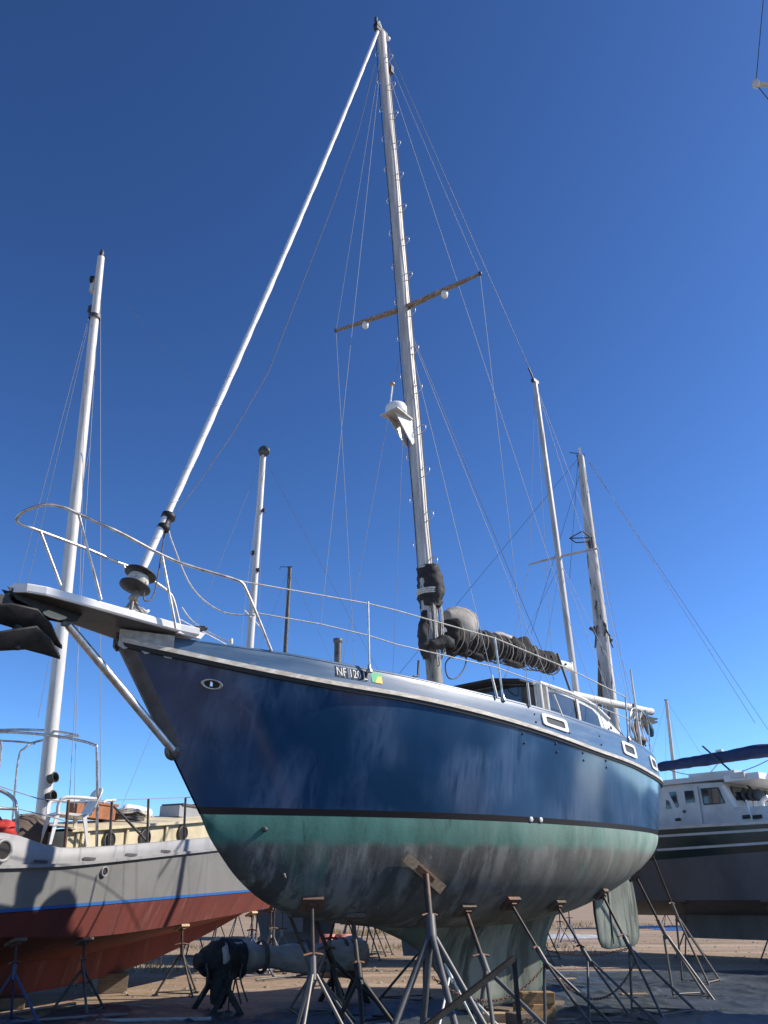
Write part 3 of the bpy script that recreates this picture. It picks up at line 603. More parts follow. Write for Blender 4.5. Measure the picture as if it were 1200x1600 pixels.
boom = MB().tube([boom0, boom0.lerp(boom1, .5), boom1], .085, 12, squash=.75).build('main_boom', M['white_paint'], ketch)
MB().box(boom1+Vector((.01, 0, 0)), (.05, .12, .17)).build('boom_end_cap', M['white_paint'], boom)
MB().lathe([(.02, -.09), (.022, .09)], boom0.lerp(boom1, .93), (0, 1, 0), 10).build('sheet_pin', M['black_iron'], boom)
pts = [boom0.lerp(boom1, t)+Vector((0, -.01, .02-.05*math.sin(t*9))) for t in (.0, .1, .25, .4, .55, .7, .86)]
fs2 = cloth_tube(pts, lambda t: (.2+.07*math.sin(t*21)*.5+.04*math.sin(t*57))*(1-.28*t) if t < .97 else .1, 22, .3, 5.5, M['dark_sail'], 'flaked_mainsail', ketch, 2., .35)
for k in range(26):
    t = .05+.79*k/25+random.uniform(-.01, .01); c = boom0.lerp(boom1, t); r_ = .245*(1-.3*t)+random.uniform(-.01, .02); tl = random.uniform(-.35, .35)
    MB().tube([c+Vector((tl*.12*math.sin(a), math.cos(a)*r_, math.sin(a)*r_*1.08-.04)) for a in [2*math.pi*i/16 for i in range(17)]], .009, 5).build('sail_lashing', M['rope_dark' if k % 3 else 'grey_canvas'], fs2)
for t, dz in ((.1, .24), (.42, .2), (.47, -.25), (.2, -.28)): MB().ball(boom0.lerp(boom1, t)+Vector((0, -.05, dz)), .14, 2., .6, .4, rough=.5).build('sail_fold', M['wrap' if dz > 0 else 'dark_sail'], fs2)
cloth_tube([V(664, 1010)+Vector((0, -.14, 0)), V(684, 1007)+Vector((0, -.2, 0)), V(700, 1012)+Vector((.03, -.1, 0)), V(728, 1020)], lambda t: .065+.03*math.sin(t*7), 16, .5, 8., M['black_canvas'], 'gooseneck_bundle', ketch, 4.)
MB().tube(smooth_curve([V(708, 1020)+Vector((0, -.1, 0)), V(697, 1035), V(700, 1058), V(715, 1058), V(727, 1040), V(728, 1018)], 6), .012, 6).build('rope_loop', M['dark_wire'], ketch)
MB().tube([mast_at(1.22), mast_at(2.0), mast_at(2.75)], [.142, .142, .139], 20, squash=.8, upv=(1, 0, 0)).build('mast_foot_wrap', M['mast_foot'], main)
wc = MB(); q = mast_at(1.75)
for yy in (-.13, .13): wc.lathe([(.05, 0), (.06, .03), (.045, .07), (.055, .12), (.001, .125)], q+Vector((0, yy*.8, .15)), (0, math.copysign(1, yy), 0), 12)
wc.build('winch', M['stainless'], main)
MB().tube([V(654, 1032), V(653, 1056), V(646, 1057)], .018, 6).build('mast_crank', M['dark_wire'], main)
vt = MB().tube([l(2.57, -.5, 1.5), l(2.57, -.5, 2.52)], .055, 12).build('vent_post', M['steel_grey'], ketch); MB().lathe([(.06, 0), (.07, .02), (.07, .06), (.001, .07)], l(2.57, -.5, 2.5), (0, 0, 1), 12).build('vent_cap', M['grey_dark'], vt)
# standing rigging
def wire(a, b, r=.0042, m='wire', name='shroud'): return MB().tube([a, b], r, 5, False).build(name, M[m], ketch)
mh = mast_at(15.7)
chP = [l(4.2, 1.64, 1.5), l(3.5, 1.58, 1.52), l(5.0, 1.67, 1.46)]; chS = [l(4.2, -1.64, 1.5), l(3.5, -1.58, 1.52), l(5.0, -1.67, 1.46)]
sl = mast_at(8.6)
for tip, ch in ((tipP, chP), (tipS, chS)):
    wire(mh, tip); wire(tip, ch[0]); wire(sl, ch[1]); wire(sl+Vector((.05, 0, 0)), ch[2])
    e = Vector(ch[2]); f_ = sl.lerp(e, .97)
    for c_, tq in zip(ch, (tip, sl, sl)):
        c_ = Vector(c_); MB().tube([c_-Vector((0, 0, .0)), c_.lerp(Vector(tq), .045)], .016, 6).build('turnbuckle', M['dirty_white'], ketch)
wire(mast_at(15.3), Vector(l(6.6, 1.5, 1.45)), .0045, name='backstay')
wire(mast_at(8.7)+Vector((.03, 0, 0)), V(866, 1062), .005, 'dark_wire', 'topping_lift')
MB().tube([V(586, 100), V(560, 205), V(520, 320), V(470, 450), V(420, 580), V(365, 675), V(310, 755), V(276, 800)], .0055, 5).build('halyard', M['rope_dark'], ketch)
wire(V(596, 90), V(533, 900)+Vector((0, .4, -.6)), .004, name='flag_halyard')
# pilothouse
hs = [(5.5, 1.05), (5.5, 2.1), (5.56, 2.17), (6.5, 2.14), (7.05, 2.1), (7.4, 2.02), (7.8, 1.86), (8.36, 1.6), (8.36, 1.05)]
house = thing_none = None
mb = MB()
for sd_ in (1, -1): mb.prism([l(s, sd_*(1.0 if z < 1.5 else 1.0-.05*(z-1.2)), z) for s, z in (hs if sd_ > 0 else hs[::-1])], (0, .03*sd_, 0))
house = mb.build('pilothouse', M['white_paint'], ketch)
mb = MB(); rows = []
for s, z in hs[1:-1]: rows.append([l(s, (1.0-.05*(z-1.2))*c, z+.1*(1-c*c)+.006) for c in (1.015, .9, .6, .3, 0, -.3, -.6, -.9, -1.015)])
mb.grid(rows); mb.build('roof', M['white_paint'], house)
mb = MB(); mb.prism([l(5.49, .93, 1.1), l(5.49, .93, 2.12), l(5.49, .4, 2.2), l(5.49, -.4, 2.2), l(5.49, -.93, 2.12), l(5.49, -.93, 1.1)], (.02, 0, 0)); mb.build('windscreen', M['smoked_glass'], house)
mb = MB(); mb.prism([l(5.15, .9, 2.17), l(5.15, .4, 2.26), l(5.15, -.4, 2.26), l(5.15, -.9, 2.17), l(5.15, -.9, 2.14), l(5.15, -.4, 2.22), l(5.15, .4, 2.22), l(5.15, .9, 2.14)], (.42, 0, 0)); mb.build('visor', M['black_canvas'], house)
for s0 in (5.53, 5.7): MB().tube([l(s0, 1.03, 1.3), l(s0, 1.0, 2.12)], .05, 8).build('corner_post', M['dirty_white'], house)
def hw_panel(pts, b, name, m, par, th=.012): return MB().prism([l(s, b-.05*(z-1.2), z) for s, z in pts], (0, -th, 0)).build(name, m, par)
for sd_ in (1, -1):
    for pts in ([(5.8, 1.45), (5.82, 2.04), (6.1, 2.06), (6.62, 2.03), (6.66, 1.45)], [(6.82, 1.45), (6.82, 2.0), (7.22, 1.95), (7.38, 1.87), (7.5, 1.45)]):
        if sd_ > 0:
            cx_ = sum(p[0] for p in pts)/len(pts); cz_ = sum(p[1] for p in pts)/len(pts)
            fr_ = hw_panel([(cx_+(s-cx_)*1.09, cz_+(z-cz_)*1.1) for s, z in pts], 1.003, 'window_frame', M['black_stripe'], house)
            hw_panel(pts, 1.014, 'pane', M['smoked_glass'], fr_, .006)
hw_panel([(6.66, 1.4), (6.66, 2.06), (6.74, 2.06), (6.74, 1.4)], 1.02, 'window_post', M['dirty_white'], house, .03)
MB().tube([l(5.56, 1.0, 2.16), l(6.5, .97, 2.15), l(7.05, .97, 2.1), l(7.4, .97, 2.03), l(7.8, .98, 1.87)], .028, 8).build('roof_rail', M['white_paint'], house)
MB().tube([l(6.78, 1.06, 1.4), l(6.74, .7, 2.9)], .022, 6).build('mizzen_strut', M['dark_wire'], house)
for s0, z0 in ((7.78, 1.72), (8.1, 1.5)): MB().lathe([(.03, 0), (.03, .012), (.001, .015)], l(s0, 1.0, z0), (0, -1, 0), 10).build('fitting', M['dark_wire'], house)
# mizzen
z0_, z1_ = V(907, 1120), V(836, 598)
miz = MB().tube([Vector((z0_.x+.0, 0, l(0, 0, 1.1)[2])), z0_.lerp(z1_, .5), z1_], [.075, .072, .06], 14, squash=.8, upv=(1, 0, 0)).build('mizzen_mast', M['mast_alloy'], ketch)
MB().box(z1_+Vector((0, 0, .03)), (.2, .08, .08)).build('masthead_fitting', M['dark_wire'], miz)
zc = z0_.lerp(z1_, .44); zt = []
zc = Vector(l(*O(875, 869)))
for (px, py) in ((934, 857), (827, 882)):
    q = Vector(l(*F1.ons(px, py, zc.x+F1.base[0]))); zt.append(q); MB().tube([zc, q], [.03, .02], 6).build('spreader', M['mast_alloy'], miz)
zl = zc-Vector((0, 0, .15))
for q, sd_ in zip(zt, (1, -1)):
    wire(z1_, q, .0045); wire(q, Vector(l(7.6, sd_*1.5, 1.4)), .0045); wire(zl, Vector(l(7.0, sd_*1.6, 1.42)), .0045); wire(zl, Vector(l(8.6, sd_*1.35, 1.35)), .0045); wire(z1_, Vector(l(9.3, sd_*1.0, 1.33)), .0045, name='backstay')
wire(m1+Vector((.05, 0, 0)), z1_+Vector((0, 0, .06)), .0055, 'dark_wire', 'triatic_stay')
for k in (.9,): MB().tube([(m1).lerp(z1_, .955), m1.lerp(z1_, .985)], .02, 6).build('insulator', M['dark_wire'], ketch)
zb = MB().tube([V(893, 1085), V(1016, 1112)], .075, 12).build('mizzen_boom', M['dirty_white'], ketch)
MB().tube([V(1012, 1111), V(1017.5, 1112.2)], .08, 12).build('boom_end_cap', M['dirty_white'], zb)
MB().tube([l(*O(985, 1046, .9)), l(*O(1001, 1166, .9))], [.018, .03], 8).build('flag_staff', M['dirty_white'], ketch)
# stern rail, torn cloth, ropes
S = lambda px, py, b=.9: l(*O(px, py, b))
MB().tube(smooth_curve([S(985, 1160, 1.1), S(986, 1110, 1.1), S(1003, 1112, .9), S(1012, 1130, .8), S(1016, 1172, .8)], 5), .014, 6).build('stern_rail', M['stainless'], ketch)
MB().tube([S(990, 1100, .6), S(994, 1160, .6)], .03, 6).build('stern_post', M['rust_steel'], ketch)
random.seed(4)
for k in range(11):
    x0 = random.uniform(1003, 1012); y0 = random.uniform(1108, 1128); ln = random.uniform(8, 26); dx = random.uniform(-8, 10)
    p0 = Vector(S(x0, y0, .5)); p1 = Vector(S(x0+dx*.6, y0+ln*.5, .48)); p2 = Vector(S(x0+dx, y0+ln, .5)); wv = Vector((.05, 0, .02))*random.uniform(.6, 1.6)
    mb = MB(); mb.grid([[p0-wv, p0, p0+wv], [p1-wv*1.1+Vector((0, .02, 0)), p1-Vector((0, .03, 0)), p1+wv*1.1], [p2-wv*.4, p2, p2+wv*.3]]); mb.build('torn_flag_strip', M['black_canvas' if k % 3 else 'teal_cloth'], zb)
for k in range(2):
    p0 = Vector(S(1012, 1121+6*k, .5)); p1 = Vector(S(1020, 1124+5*k, .5)); p2 = Vector(S(1028, 1123+5*k, .5)); u_ = Vector((0, 0, .035))
    MB().grid([[p0-u_, p0+u_], [p1-u_, p1+u_*1.2], [p2-u_*.4, p2+u_*.3]]).build('torn_flag_strip', M['black_canvas'], zb)
MB().ball(S(1016, 1140, .5), .12, .7, .5, 1.2, rough=.5).build('cloth_bundle', M['teal_cloth'], zb)
for k in range(6):
    x0 = 988+k*3.5; MB().tube(smooth_curve([S(x0, 1112, .7), S(x0-3+random.uniform(-6, 6), 1130, .75), S(x0+random.uniform(-5, 5), 1152, .8), S(x0+4, 1166, .85)], 4), .016, 5).build('hanging_rope', M['rope_dark'if k % 2 else 'rope'], ketch)
MB().ball(S(1000, 1158, .8), .13, 1.3, 1, .6, rough=.6).build('rope_heap', M['rope_dark'], ketch)

# anchor on the bow roller (a thing of its own)
anc = thing('anchor', 'black plough anchor with two flukes hanging from the white bow platform', 'anchor', F1.M @ Matrix.Translation(l(-2.55, 0, 1.45)))
A0 = Vector(l(-2.55, 0, 1.45)); AP = lambda px, py, b=0.: Vector(l(*O(px, py, b)))-A0
MB().prism([AP(x, y, .03) for x, y in ((-60, 925), (11, 929), (29, 951), (66, 960), (64, 966), (24, 960), (-30, 964), (-60, 960))], (0, .06, 0)).build('shank', M['black_iron'], anc)
def fluke(path, edge, tip, root):
    for sd_ in (1, -1):
        mb = MB(); ridge = [AP(x, y, 0.) for x, y in path]; wing = [AP(x, y, 0.)+Vector((0, -sd_*.21*k, .05*k)) for (x, y), k in edge]; th = Vector((0, 0, -.02))
        mb.grid([ridge, [r.lerp(w_, .5)+Vector((0, 0, .02)) for r, w_ in zip(ridge, wing)], wing, [w_+th for w_ in wing], [r+th for r in ridge]], True); mb.build('fluke', M['black_iron'], anc)
fluke([(-40, 962), (0, 972), (40, 984), (70, 996), (96, 1011)], [((-40, 955), .6), ((0, 957), 1), ((42, 966), 1), ((68, 984), .7), ((97, 1011), .02)], None, None)
fluke([(-40, 1016), (0, 1014), (40, 1012), (70, 1020), (93, 1027)], [((-40, 1000), .6), ((0, 998), 1), ((40, 992), 1), ((66, 1006), .7), ((94, 1027), .02)], None, None)
MB().tube([AP(14, 955), AP(30, 985), AP(24, 1014)], .05, 10).build('crown', M['black_iron'], anc)
MB().tube([AP(52, 962, .0), AP(58, 958, .09), AP(62, 962, .0)], .018, 6).build('shackle', M['galvanised'], anc)

# ================================================================ jack stands
def stand(T, base, label, group, m='steel_grey', pad='plank_old', nrm=None, spread=.42, rot=0., padsz=(.24, .2, .04), r=.019, nleg=3, chained=False, col_h=.62, tilt=0., dbl=False):
    """T: where the pad meets the hull, base: middle of the feet on the ground (world)"""
    T = Vector(T); B = Vector((base[0], base[1], 0)); root = thing('jack_stand', label, 'jack stand', B, group)
    Tl = T-B; nrm = (Vector(nrm).normalized() if nrm is not None else Vector((0, 0, 1)))
    head = Tl-nrm*(padsz[2]+.03); K = head*col_h; K2 = head*(col_h-.1); ft = []
    for k in range(nleg):
        a = rot+2*math.pi*k/nleg; f = Vector((math.cos(a)*spread, math.sin(a)*spread, .015)); ft.append(f)
        MB().tube([K2+Vector((math.cos(a)*.03, math.sin(a)*.03, 0)), f], r, 8).build('leg', M[m], root)
        MB().box(f+Vector((0, 0, -.003)), (.09, .09, .022)).build('foot', M[m], root)
    for k in range(nleg): MB().tube([ft[k].lerp(K2, .06), ft[(k+1) % nleg].lerp(K2, .06)], r*.55, 6).build('brace', M[m], root)
    MB().tube([K2-(head.normalized()*.05), K+head.normalized()*.04], r*1.7, 10).build('collar', M[m], root)
    MB().tube([K.lerp(head, i/28) for i in range(29)], [r*(.98+.1*(i % 2)) for i in range(29)], 8).build('screw_post', M['post_steel'], root)
    hx = Vector((math.cos(rot+.5), math.sin(rot+.5), 0)); hp = K+head.normalized()*.07
    MB().tube([hp-hx*.13-Vector((0, 0, .02)), hp, hp+hx*.13-Vector((0, 0, .02))], .014, 6).build('wing_handle', M['rust_steel'], root)
    x = nrm.orthogonal().normalized()
    if abs(nrm.z) < .98: x = Vector((0, 0, 1)).cross(nrm).normalized()
    if tilt: x = Matrix.Rotation(tilt, 3, nrm) @ x
    y = nrm.cross(x); R_ = Matrix((x, y, nrm)).transposed()
    MB().box(Tl-nrm*(padsz[2]/2+.004), padsz, R_).build('pad', M[pad], root)
    MB().box(Tl-nrm*(padsz[2]+.018), (padsz[0]*.4, padsz[1]*.5, .022), R_).build('pad_plate', M['rust_steel'], root)
    return root
def hull_hit(s, side, q):
    t = s/9.78; p, u, v, nn = surf_frame(lambda a, b, sd=1: bot_pt(a, b, 1), t, q)
    P = Vector(bot_pt(t, q)); Wp = F1.W(P.x, P.y*side, P.z)
    nb = -nn.y; Nw = Vector(F1.a)*nn.x + Vector(F1.n)*nb*side + Vector(F1.k)*nn.z
    return Wp, -Nw.normalized()
GK = 'stands propping the blue ketch'
SN = Vector(F1.n)
def ketch_stand(s, side, q, base, label, **kw):
    T, n = hull_hit(s, side, q)
    if base is None: base = T+SN*side*.55
    return stand(T+n*-.0, base, label, GK, nrm=n, **kw)
ketch_stand(2.55, 1, .36, (.56, 9.75), 'stout grey stand whose long pale plank braces the ketch amidships', m='grey_dark', pad='plank', spread=.62, rot=.3, padsz=(.74, .12, .05), r=.037, tilt=.55, nleg=4, col_h=.72)
ketch_stand(4.25, 1, .56, (2.35, 11.25), 'stand with a rusty pad beside the lit part of the keel', m='steel_grey', pad='rust_steel', spread=.5, rot=.6, padsz=(.24, .2, .045))
ketch_stand(6.6, 1, .56, (3.72, 12.75), 'stand under the run of the ketch forward of its rudder', spread=.5, rot=.2, padsz=(.24, .2, .045))
ketch_stand(8.0, 1, .55, (4.85, 14.75), 'stand leaning in under the port quarter of the ketch by the rudder', m='galvanised', spread=.36, rot=.9, padsz=(.26, .24, .05))
ketch_stand(9.2, 1, .45, (5.75, 17.0), 'stand farthest aft holding up the round stern of the ketch', m='galvanised', spread=.4, rot=.4, padsz=(.24, .2, .05))
ketch_stand(1.36, 1, .72, (-.72, 9.85), 'light grey stand with crossed handle under the forefoot of the ketch', m='galvanised', spread=.42, rot=.2, pad='rust_steel')
ketch_stand(1.75, -1, .72, (-.55, 11.3), 'dark stand on the far side of the ketch forefoot', spread=.5, rot=1.1, m='grey_dark')
ketch_stand(3.2, -1, .5, None, 'stand on the far side of the ketch ahead of the keel', m='galvanised', spread=.5, rot=.3)
ketch_stand(5.4, -1, .55, None, 'stand on the far side of the ketch behind the keel', spread=.5, rot=.9)
ketch_stand(7.4, -1, .5, None, 'stand on the far side of the ketch near the rudder', spread=.45, rot=.1)
ketch_stand(3.1, 1, .74, (1.0, 10.55), 'slim pale stand close behind the stout one with the plank', m='antenna_white', spread=.5, rot=1.4, r=.014)

ketch_stand(2.0, 1, .8, (-.2, 10.15), 'dark tripod stand between the forefoot stand and the stout plank stand', m='black_iron', spread=.5, rot=.5, r=.026, pad='plank_old')
ketch_stand(2.35, -1, .62, (-.35, 12.2), 'dark stand on the far side of the ketch behind the wrapped spar end', m='black_iron', spread=.5, rot=.2, r=.024)
ketch_stand(3.5, 1, .62, (1.35, 10.35), 'dark stand just ahead of the keel', m='grey_dark', spread=.55, rot=.1, r=.026)
ketch_stand(5.4, 1, .6, (3.0, 11.9), 'thin dark stand between the keel and the rudder stands', m='grey_dark', spread=.5, rot=1.2, r=.016)
# timbers under the keel
def timber(c, sz, rz_, m, label, group=None, name='timber_block'):
    o = MB().box((0, 0, 0), sz).build(name, M[m]); o.location = c; o.rotation_euler = (0, 0, rz_); bv = o.modifiers.new('bevel', 'BEVEL'); bv.width = .006; bv.segments = 1
    return tag(o, label, 'timber', group)
kz = F1.W(5.3, 0, ZK).z
KC = F1.W(5.6, 0, ZK)
yaw = math.radians(48)
timber((KC.x-.4, KC.y-.45, kz/2), (1.0, .3, kz-.004), yaw+1.57, 'plank_old', 'weathered timber lying crosswise under the middle of the keel')
timber((KC.x+.35, KC.y+.4, kz/2), (1.0, .3, kz-.004), yaw+1.57, 'plank_old', 'second weathered crosswise timber under the aft end of the keel')
bp = ground(842, 1592); 
timber((bp.x-.06, bp.y-.05, .09), (.5, .24, .18), .35, 'block_wood', 'orange brown timber block at the foot of the keel, lower of two')
timber((bp.x-.02, bp.y-.03, .245), (.44, .22, .13), .15, 'block_wood', 'orange brown timber block at the foot of the keel, upper of two')
timber((bp.x-.5, bp.y-.25, .05), (.62, .2, .1), -.1, 'plank', 'pale plank offcut lying beside the keel blocks')
timber((bp.x-.32, bp.y-.62, .07), (.3, .25, .14), .5, 'plank_old', 'dark short block in front of the keel')
for px, py, rz_, lab in ((883, 1537, .2, 'pale board lying flat on the tarp behind the keel'), (945, 1590, -.05, 'pale board under a foot of the stand forward of the rudder'), (990, 1562, .15, 'short brown board on the tarp below the rudder')):
    q = ground(px, py); timber((q.x, q.y, .075), (.42, .13, .03), rz_, 'plank', lab)
# angle-iron trestle leg in front of the keel
tr = thing('steel_trestle', 'dark steel trestle with a sloping bar standing in front of the keel', 'trestle', Vector((1.0, 9.3, 0)))
tq = lambda px, py, Y: Vector((ray(px, py)*(Y/ray(px, py)[1])).tolist())+Vector((0, 0, EYE))-Vector((1.0, 9.3, 0))
pA_ = tq(803, 1497, 9.7); pB_ = tq(690, 1572, 9.2)
MB().beam(pA_, Vector((pB_.x-.35, pB_.y-.1, pB_.z-.28)), .05, .05).build('sloping_bar', M['black_iron'], tr)
MB().beam(pA_, Vector((pA_.x+.02, pA_.y, 0)), .045, .045, (0, 1, 0)).build('leg', M['black_iron'], tr)
MB().beam(Vector((pB_.x-.33, pB_.y-.1, pB_.z-.26)), Vector((pB_.x-.36, pB_.y-.1, 0)), .045, .045, (0, 1, 0)).build('leg', M['black_iron'], tr)
MB().beam(Vector((pA_.x, pA_.y, .05)), Vector((pB_.x-.36, pB_.y-.1, .05)), .04, .04).build('foot_bar', M['black_iron'], tr)
# chains between stands
def chain(p, q, dip, label):
    pts = sag(p, q, dip, 60); o = Vector(pts[0]); L_ = sum((pts[i+1]-pts[i]).length for i in range(60)); n = int(L_/.042); mb = MB(); root = o
    for i in range(n):
        f = i/n*60; k = int(f); a = pts[k].lerp(pts[min(k+1, 60)], f-k)-o; d = (pts[min(k+1, 60)]-pts[k]).normalized(); u_ = d.cross(Vector((0, 0, 1))).normalized(); v_ = d.cross(u_); w_ = u_ if i % 2 else v_
        mb.tube([a+d*.03*math.cos(t)+w_*.014*math.sin(t) for t in [2*math.pi*j/8 for j in range(9)]], .0055, 4, False)
    ob = mb.build('chain', M['rust_steel']); ob.location = o; tag(ob, label, 'chain', 'safety chains between the stands')
def st_mid(b, T, f): return Vector((b[0], b[1], 0)).lerp(T, f)
T1 = hull_hit(4.25, 1, .56)[0]; T1s = hull_hit(3.2, -1, .5)[0]; T2 = hull_hit(6.6, 1, .56)[0]; T2s = hull_hit(7.4, -1, .5)[0]; T3 = hull_hit(8., 1, .55)[0]
sb = lambda T: T-SN*.55
chain(st_mid((.56, 9.75), hull_hit(2.55, 1, .36)[0], .38), st_mid((2.35, 11.25), T1, .5), .3, 'rusty chain slung past the front of the keel between two stands')
chain(st_mid((2.35, 11.25), T1, .5), st_mid((3.72, 12.75), T2, .42), .42, 'rusty chain sagging between the stands aft of the keel')
chain(st_mid((3.72, 12.75), T2, .52), st_mid(sb(T2s), T2s, .55), .2, 'rusty chain crossing under the ketch beside its rudder')
chain(st_mid((-.55, 11.3), hull_hit(1.75, -1, .72)[0], .5), st_mid(sb(T1s), T1s, .45), .15, 'rusty chain strung under the far bilge of the ketch')

# ================================================================ tarp and dirt details
def wr(x, y):
    rg = lambda f, o, k, p: max(0., 1-abs(noise.noise(Vector((x*f+o+.6*noise.noise(Vector((x*.9, y*.9, o)))+y*.25*f, y*f*.8+o*2, o))))*k)**p
    m_ = .5+.5*noise.noise(Vector((x*.35, y*.35, 9)))
    return .012+.055*rg(.55, 3, 3.2, 3)*m_+.04*rg(1.25, 8, 3.4, 4)+.022*rg(2.9, 5, 3., 4)*(1.2-m_)+.01*rg(6.3, 2, 2.6, 3)
def tarp(name, x0, x1, y0, y1, nx, ny, m, label, skew=.0, seed=0.):
    mb = MB(); rows = []
    for j in range(ny+1):
        row = []
        for i in range(nx+1):
            u_, v_ = i/nx, j/ny; x = x0+(x1-x0)*u_; y = y0+(y1-y0)*v_+skew*(x-x0)
            e = min(u_, v_, 1-u_, 1-v_)*8
            x += .25*noise.noise(Vector((y*.6, seed, 1))); y += .25*noise.noise(Vector((x*.5, seed+4, 8)))
            row.append((x, y, .006+wr(x+seed, y)*min(1, .15+e)))
        rows.append(row)
    mb.grid(rows); return tag(mb.build(name, M[m]), label, 'tarp')
tarp('ground_tarp', 1.6, 9.2, 5.0, 20.2, 190, 330, 'tarp', 'dark wrinkled tarpaulin spread on the dirt beneath the blue ketch', .0)
tarp('ground_tarp', -4.6, 1.3, 5.0, 14.2, 120, 180, 'tarp', 'dark sheet added for the shade on the dirt between the ketch and grey boat', .1, 11.)  # added dark sheet where the ground simply lies in shadow
tarp('ground_tarp', 13.5, 30, 44, 52, 90, 60, 'blue_tarp', 'bright blue tarpaulin on the ground far behind the motorsailer', 0, 5.)
tarp('ground_tarp', 2, 9, 36, 40, 60, 40, 'pale_sheet', 'pale plastic sheet on the far dirt seen below the ketch stern', 0, 9.)
random.seed(11); mb = MB()
for k in range(2600):
    y = random.uniform(12, 42); x = random.uniform(-.5, .5)*y*1.15
    if (1.3 < x < 9.5 and 8.4 < y < 20.4) or (-5 < x < 1.4 and y < 15.2): continue
    r = random.choice((.012, .018, .025, .04, .06))*random.uniform(.7, 1.2); a = random.random()*3
    vs = [Vector((math.cos(a+t)*r*random.uniform(.7, 1.2), math.sin(a+t)*r*random.uniform(.6, 1.1), random.uniform(-.1, .1)*r)) for t in (0, 1.25, 2.5, 3.8, 5)]+[Vector((0, 0, r*random.uniform(.4, .8)))]
    mb.add([v+Vector((x, y, 0)) for v in vs], [(0, 1, 5), (1, 2, 5), (2, 3, 5), (3, 4, 5), (4, 0, 5)])
tag(mb.build('loose_stones', M['stone']), 'loose stones and grit scattered over the dirt', 'stones', kind='stuff')
mb = MB()
for k in range(9000):
    band = random.choice(((-9, 6, 26, 31), (-4, 3, 38, 46), (3, 16, 46, 60), (-12, -2, 20, 25)))
    x = random.uniform(band[0], band[1]); y = random.uniform(band[2], band[3])
    if noise.noise(Vector((x*.35, y*.35, 3))) < -.05: continue
    h = random.uniform(.06, .24); a = random.random()*6.28; dx, dy = math.cos(a)*.012, math.sin(a)*.012; lx, ly = random.uniform(-.1, .1), random.uniform(-.1, .1)
    mb.add([(x-dx, y-dy, 0), (x+dx, y+dy, 0), (x+lx, y+ly, h)], [(0, 1, 2)])
tag(mb.build('dry_grass', M['dry_grass']), 'dry yellow grass growing on the far dirt', 'grass', kind='stuff')

# ================================================================ grey and red steel boat
A_ = ray(0, 1420); t0 = 11.5/A_[1]; ax2 = np.array([math.cos(math.radians(66.6)), math.sin(math.radians(66.6)), 0]); nx2 = np.array([ax2[1], -ax2[0], 0])
o2 = A_*t0-1.7*nx2; o2[2] = 0
F2 = Frame(o2, 66.6, 0, base=(3, 0, -EYE+.12)); l2 = F2.l
steel = thing('steel_sailboat', 'grey steel sailboat with dark red bottom paint and cream cabin', 'sailboat', F2.M)
hb2 = tab([(-3.4, 1.25), (-2, 1.52), (0, 1.72), (2, 1.78), (4, 1.68), (6, 1.42), (7.5, 1.1), (9, .66), (10.2, .2), (10.6, .01)])
Pt = [(-200, 1296), (0, 1302), (28, 1302), (42, 1311), (71, 1322), (99, 1327), (170, 1323), (255, 1316), (329, 1309), (500, 1294)]
Pr = [(-200, 1359), (0, 1354.5), (99, 1352), (198, 1342), (329, 1328), (500, 1308)]
Pw = [(-200, 1436), (0, 1424), (208, 1407), (400, 1391), (520, 1381)]
Pc = [(-200, 1462), (0, 1464), (137, 1466), (233, 1453), (437, 1416), (500, 1402)]
ST = [-3.4+14*i/56 for i in range(57)]
def crv(path, kb): return [(s, hb2(s)*kb(s), F2.solve(s, hb2(s)*kb(s), path)) for s in ST]
c_top = crv(Pt, lambda s: 1.0); c_rub = crv(Pr, lambda s: .985); c_wl = crv(Pw, lambda s: .95-.02*max(0, s-5)); c_ch = crv(Pc, lambda s: .86-.045*max(0, s-4))
def smz(c, n=2):
    for _ in range(n): c = [c[0]]+[(c[i][0], c[i][1], (c[i-1][2]+2*c[i][2]+c[i+1][2])/4) for i in range(1, len(c)-1)]+[c[-1]]
    return c
c_rub, c_wl, c_ch = smz(c_rub), smz(c_wl, 6), smz(c_ch, 6); c_top = smz(c_top, 1)
kprof = tab([(-3.4, -.55), (-2.6, -1.0), (-1.5, -1.2), (0, -1.27), (2.5, -1.26), (4.5, -1.1), (6.5, -.72), (8.5, -.2), (10.6, .3)])
c_gb = [(s, max(.005, .2*min(1, (s+3.6)/1.2)*min(1, (10.8-s)/3)), min(c[2]-.02, kprof(s)+.42*min(1, max(.0, (9-s)/4)))) for s, c in zip(ST, c_ch)]
c_kb = [(s, max(.004, .11*min(1, (10.8-s)/3)), min(g_[2]-.005, kprof(s))) for s, g_ in zip(ST, c_gb)]
def strip(name, curves, m, par, lf, n=1, smooth=True, off=0.):
    mb = MB()
    for sd_ in (1, -1):
        rows = []
        for a, b in zip(curves[:-1], curves[1:]):
            for k in range(n): rows.append([lf(p[0]+(q[0]-p[0])*k/n, sd_*(p[1]+(q[1]-p[1])*k/n+off), p[2]+(q[2]-p[2])*k/n) for p, q in zip(a, b)])
        rows.append([lf(p[0], sd_*(p[1]+off), p[2]) for p in curves[-1]])
        mb.grid(rows if sd_ < 0 else rows[::-1], smooth)
    return mb.build(name, m, par)
dn = lambda c, d, b=0.: [(s, bb+b, z-d) for s, bb, z in c]
b2 = strip('bulwark', [dn(c_top, .0, -.06), dn(c_top, -.012, -.03), dn(c_top, .0, .0), c_rub], M['pale_grey'], steel, l2)
strip('inner_bulwark', [dn(c_rub, -.02, -.06), dn(c_top, .0, -.06)], M['pale_grey'], steel, l2)
strip('rub_rail', [dn(c_rub, -.025, -.01), dn(c_rub, -.02, .05), dn(c_rub, .02, .05), dn(c_rub, .03, -.01)], M['pale_grey'], steel, l2, smooth=False)
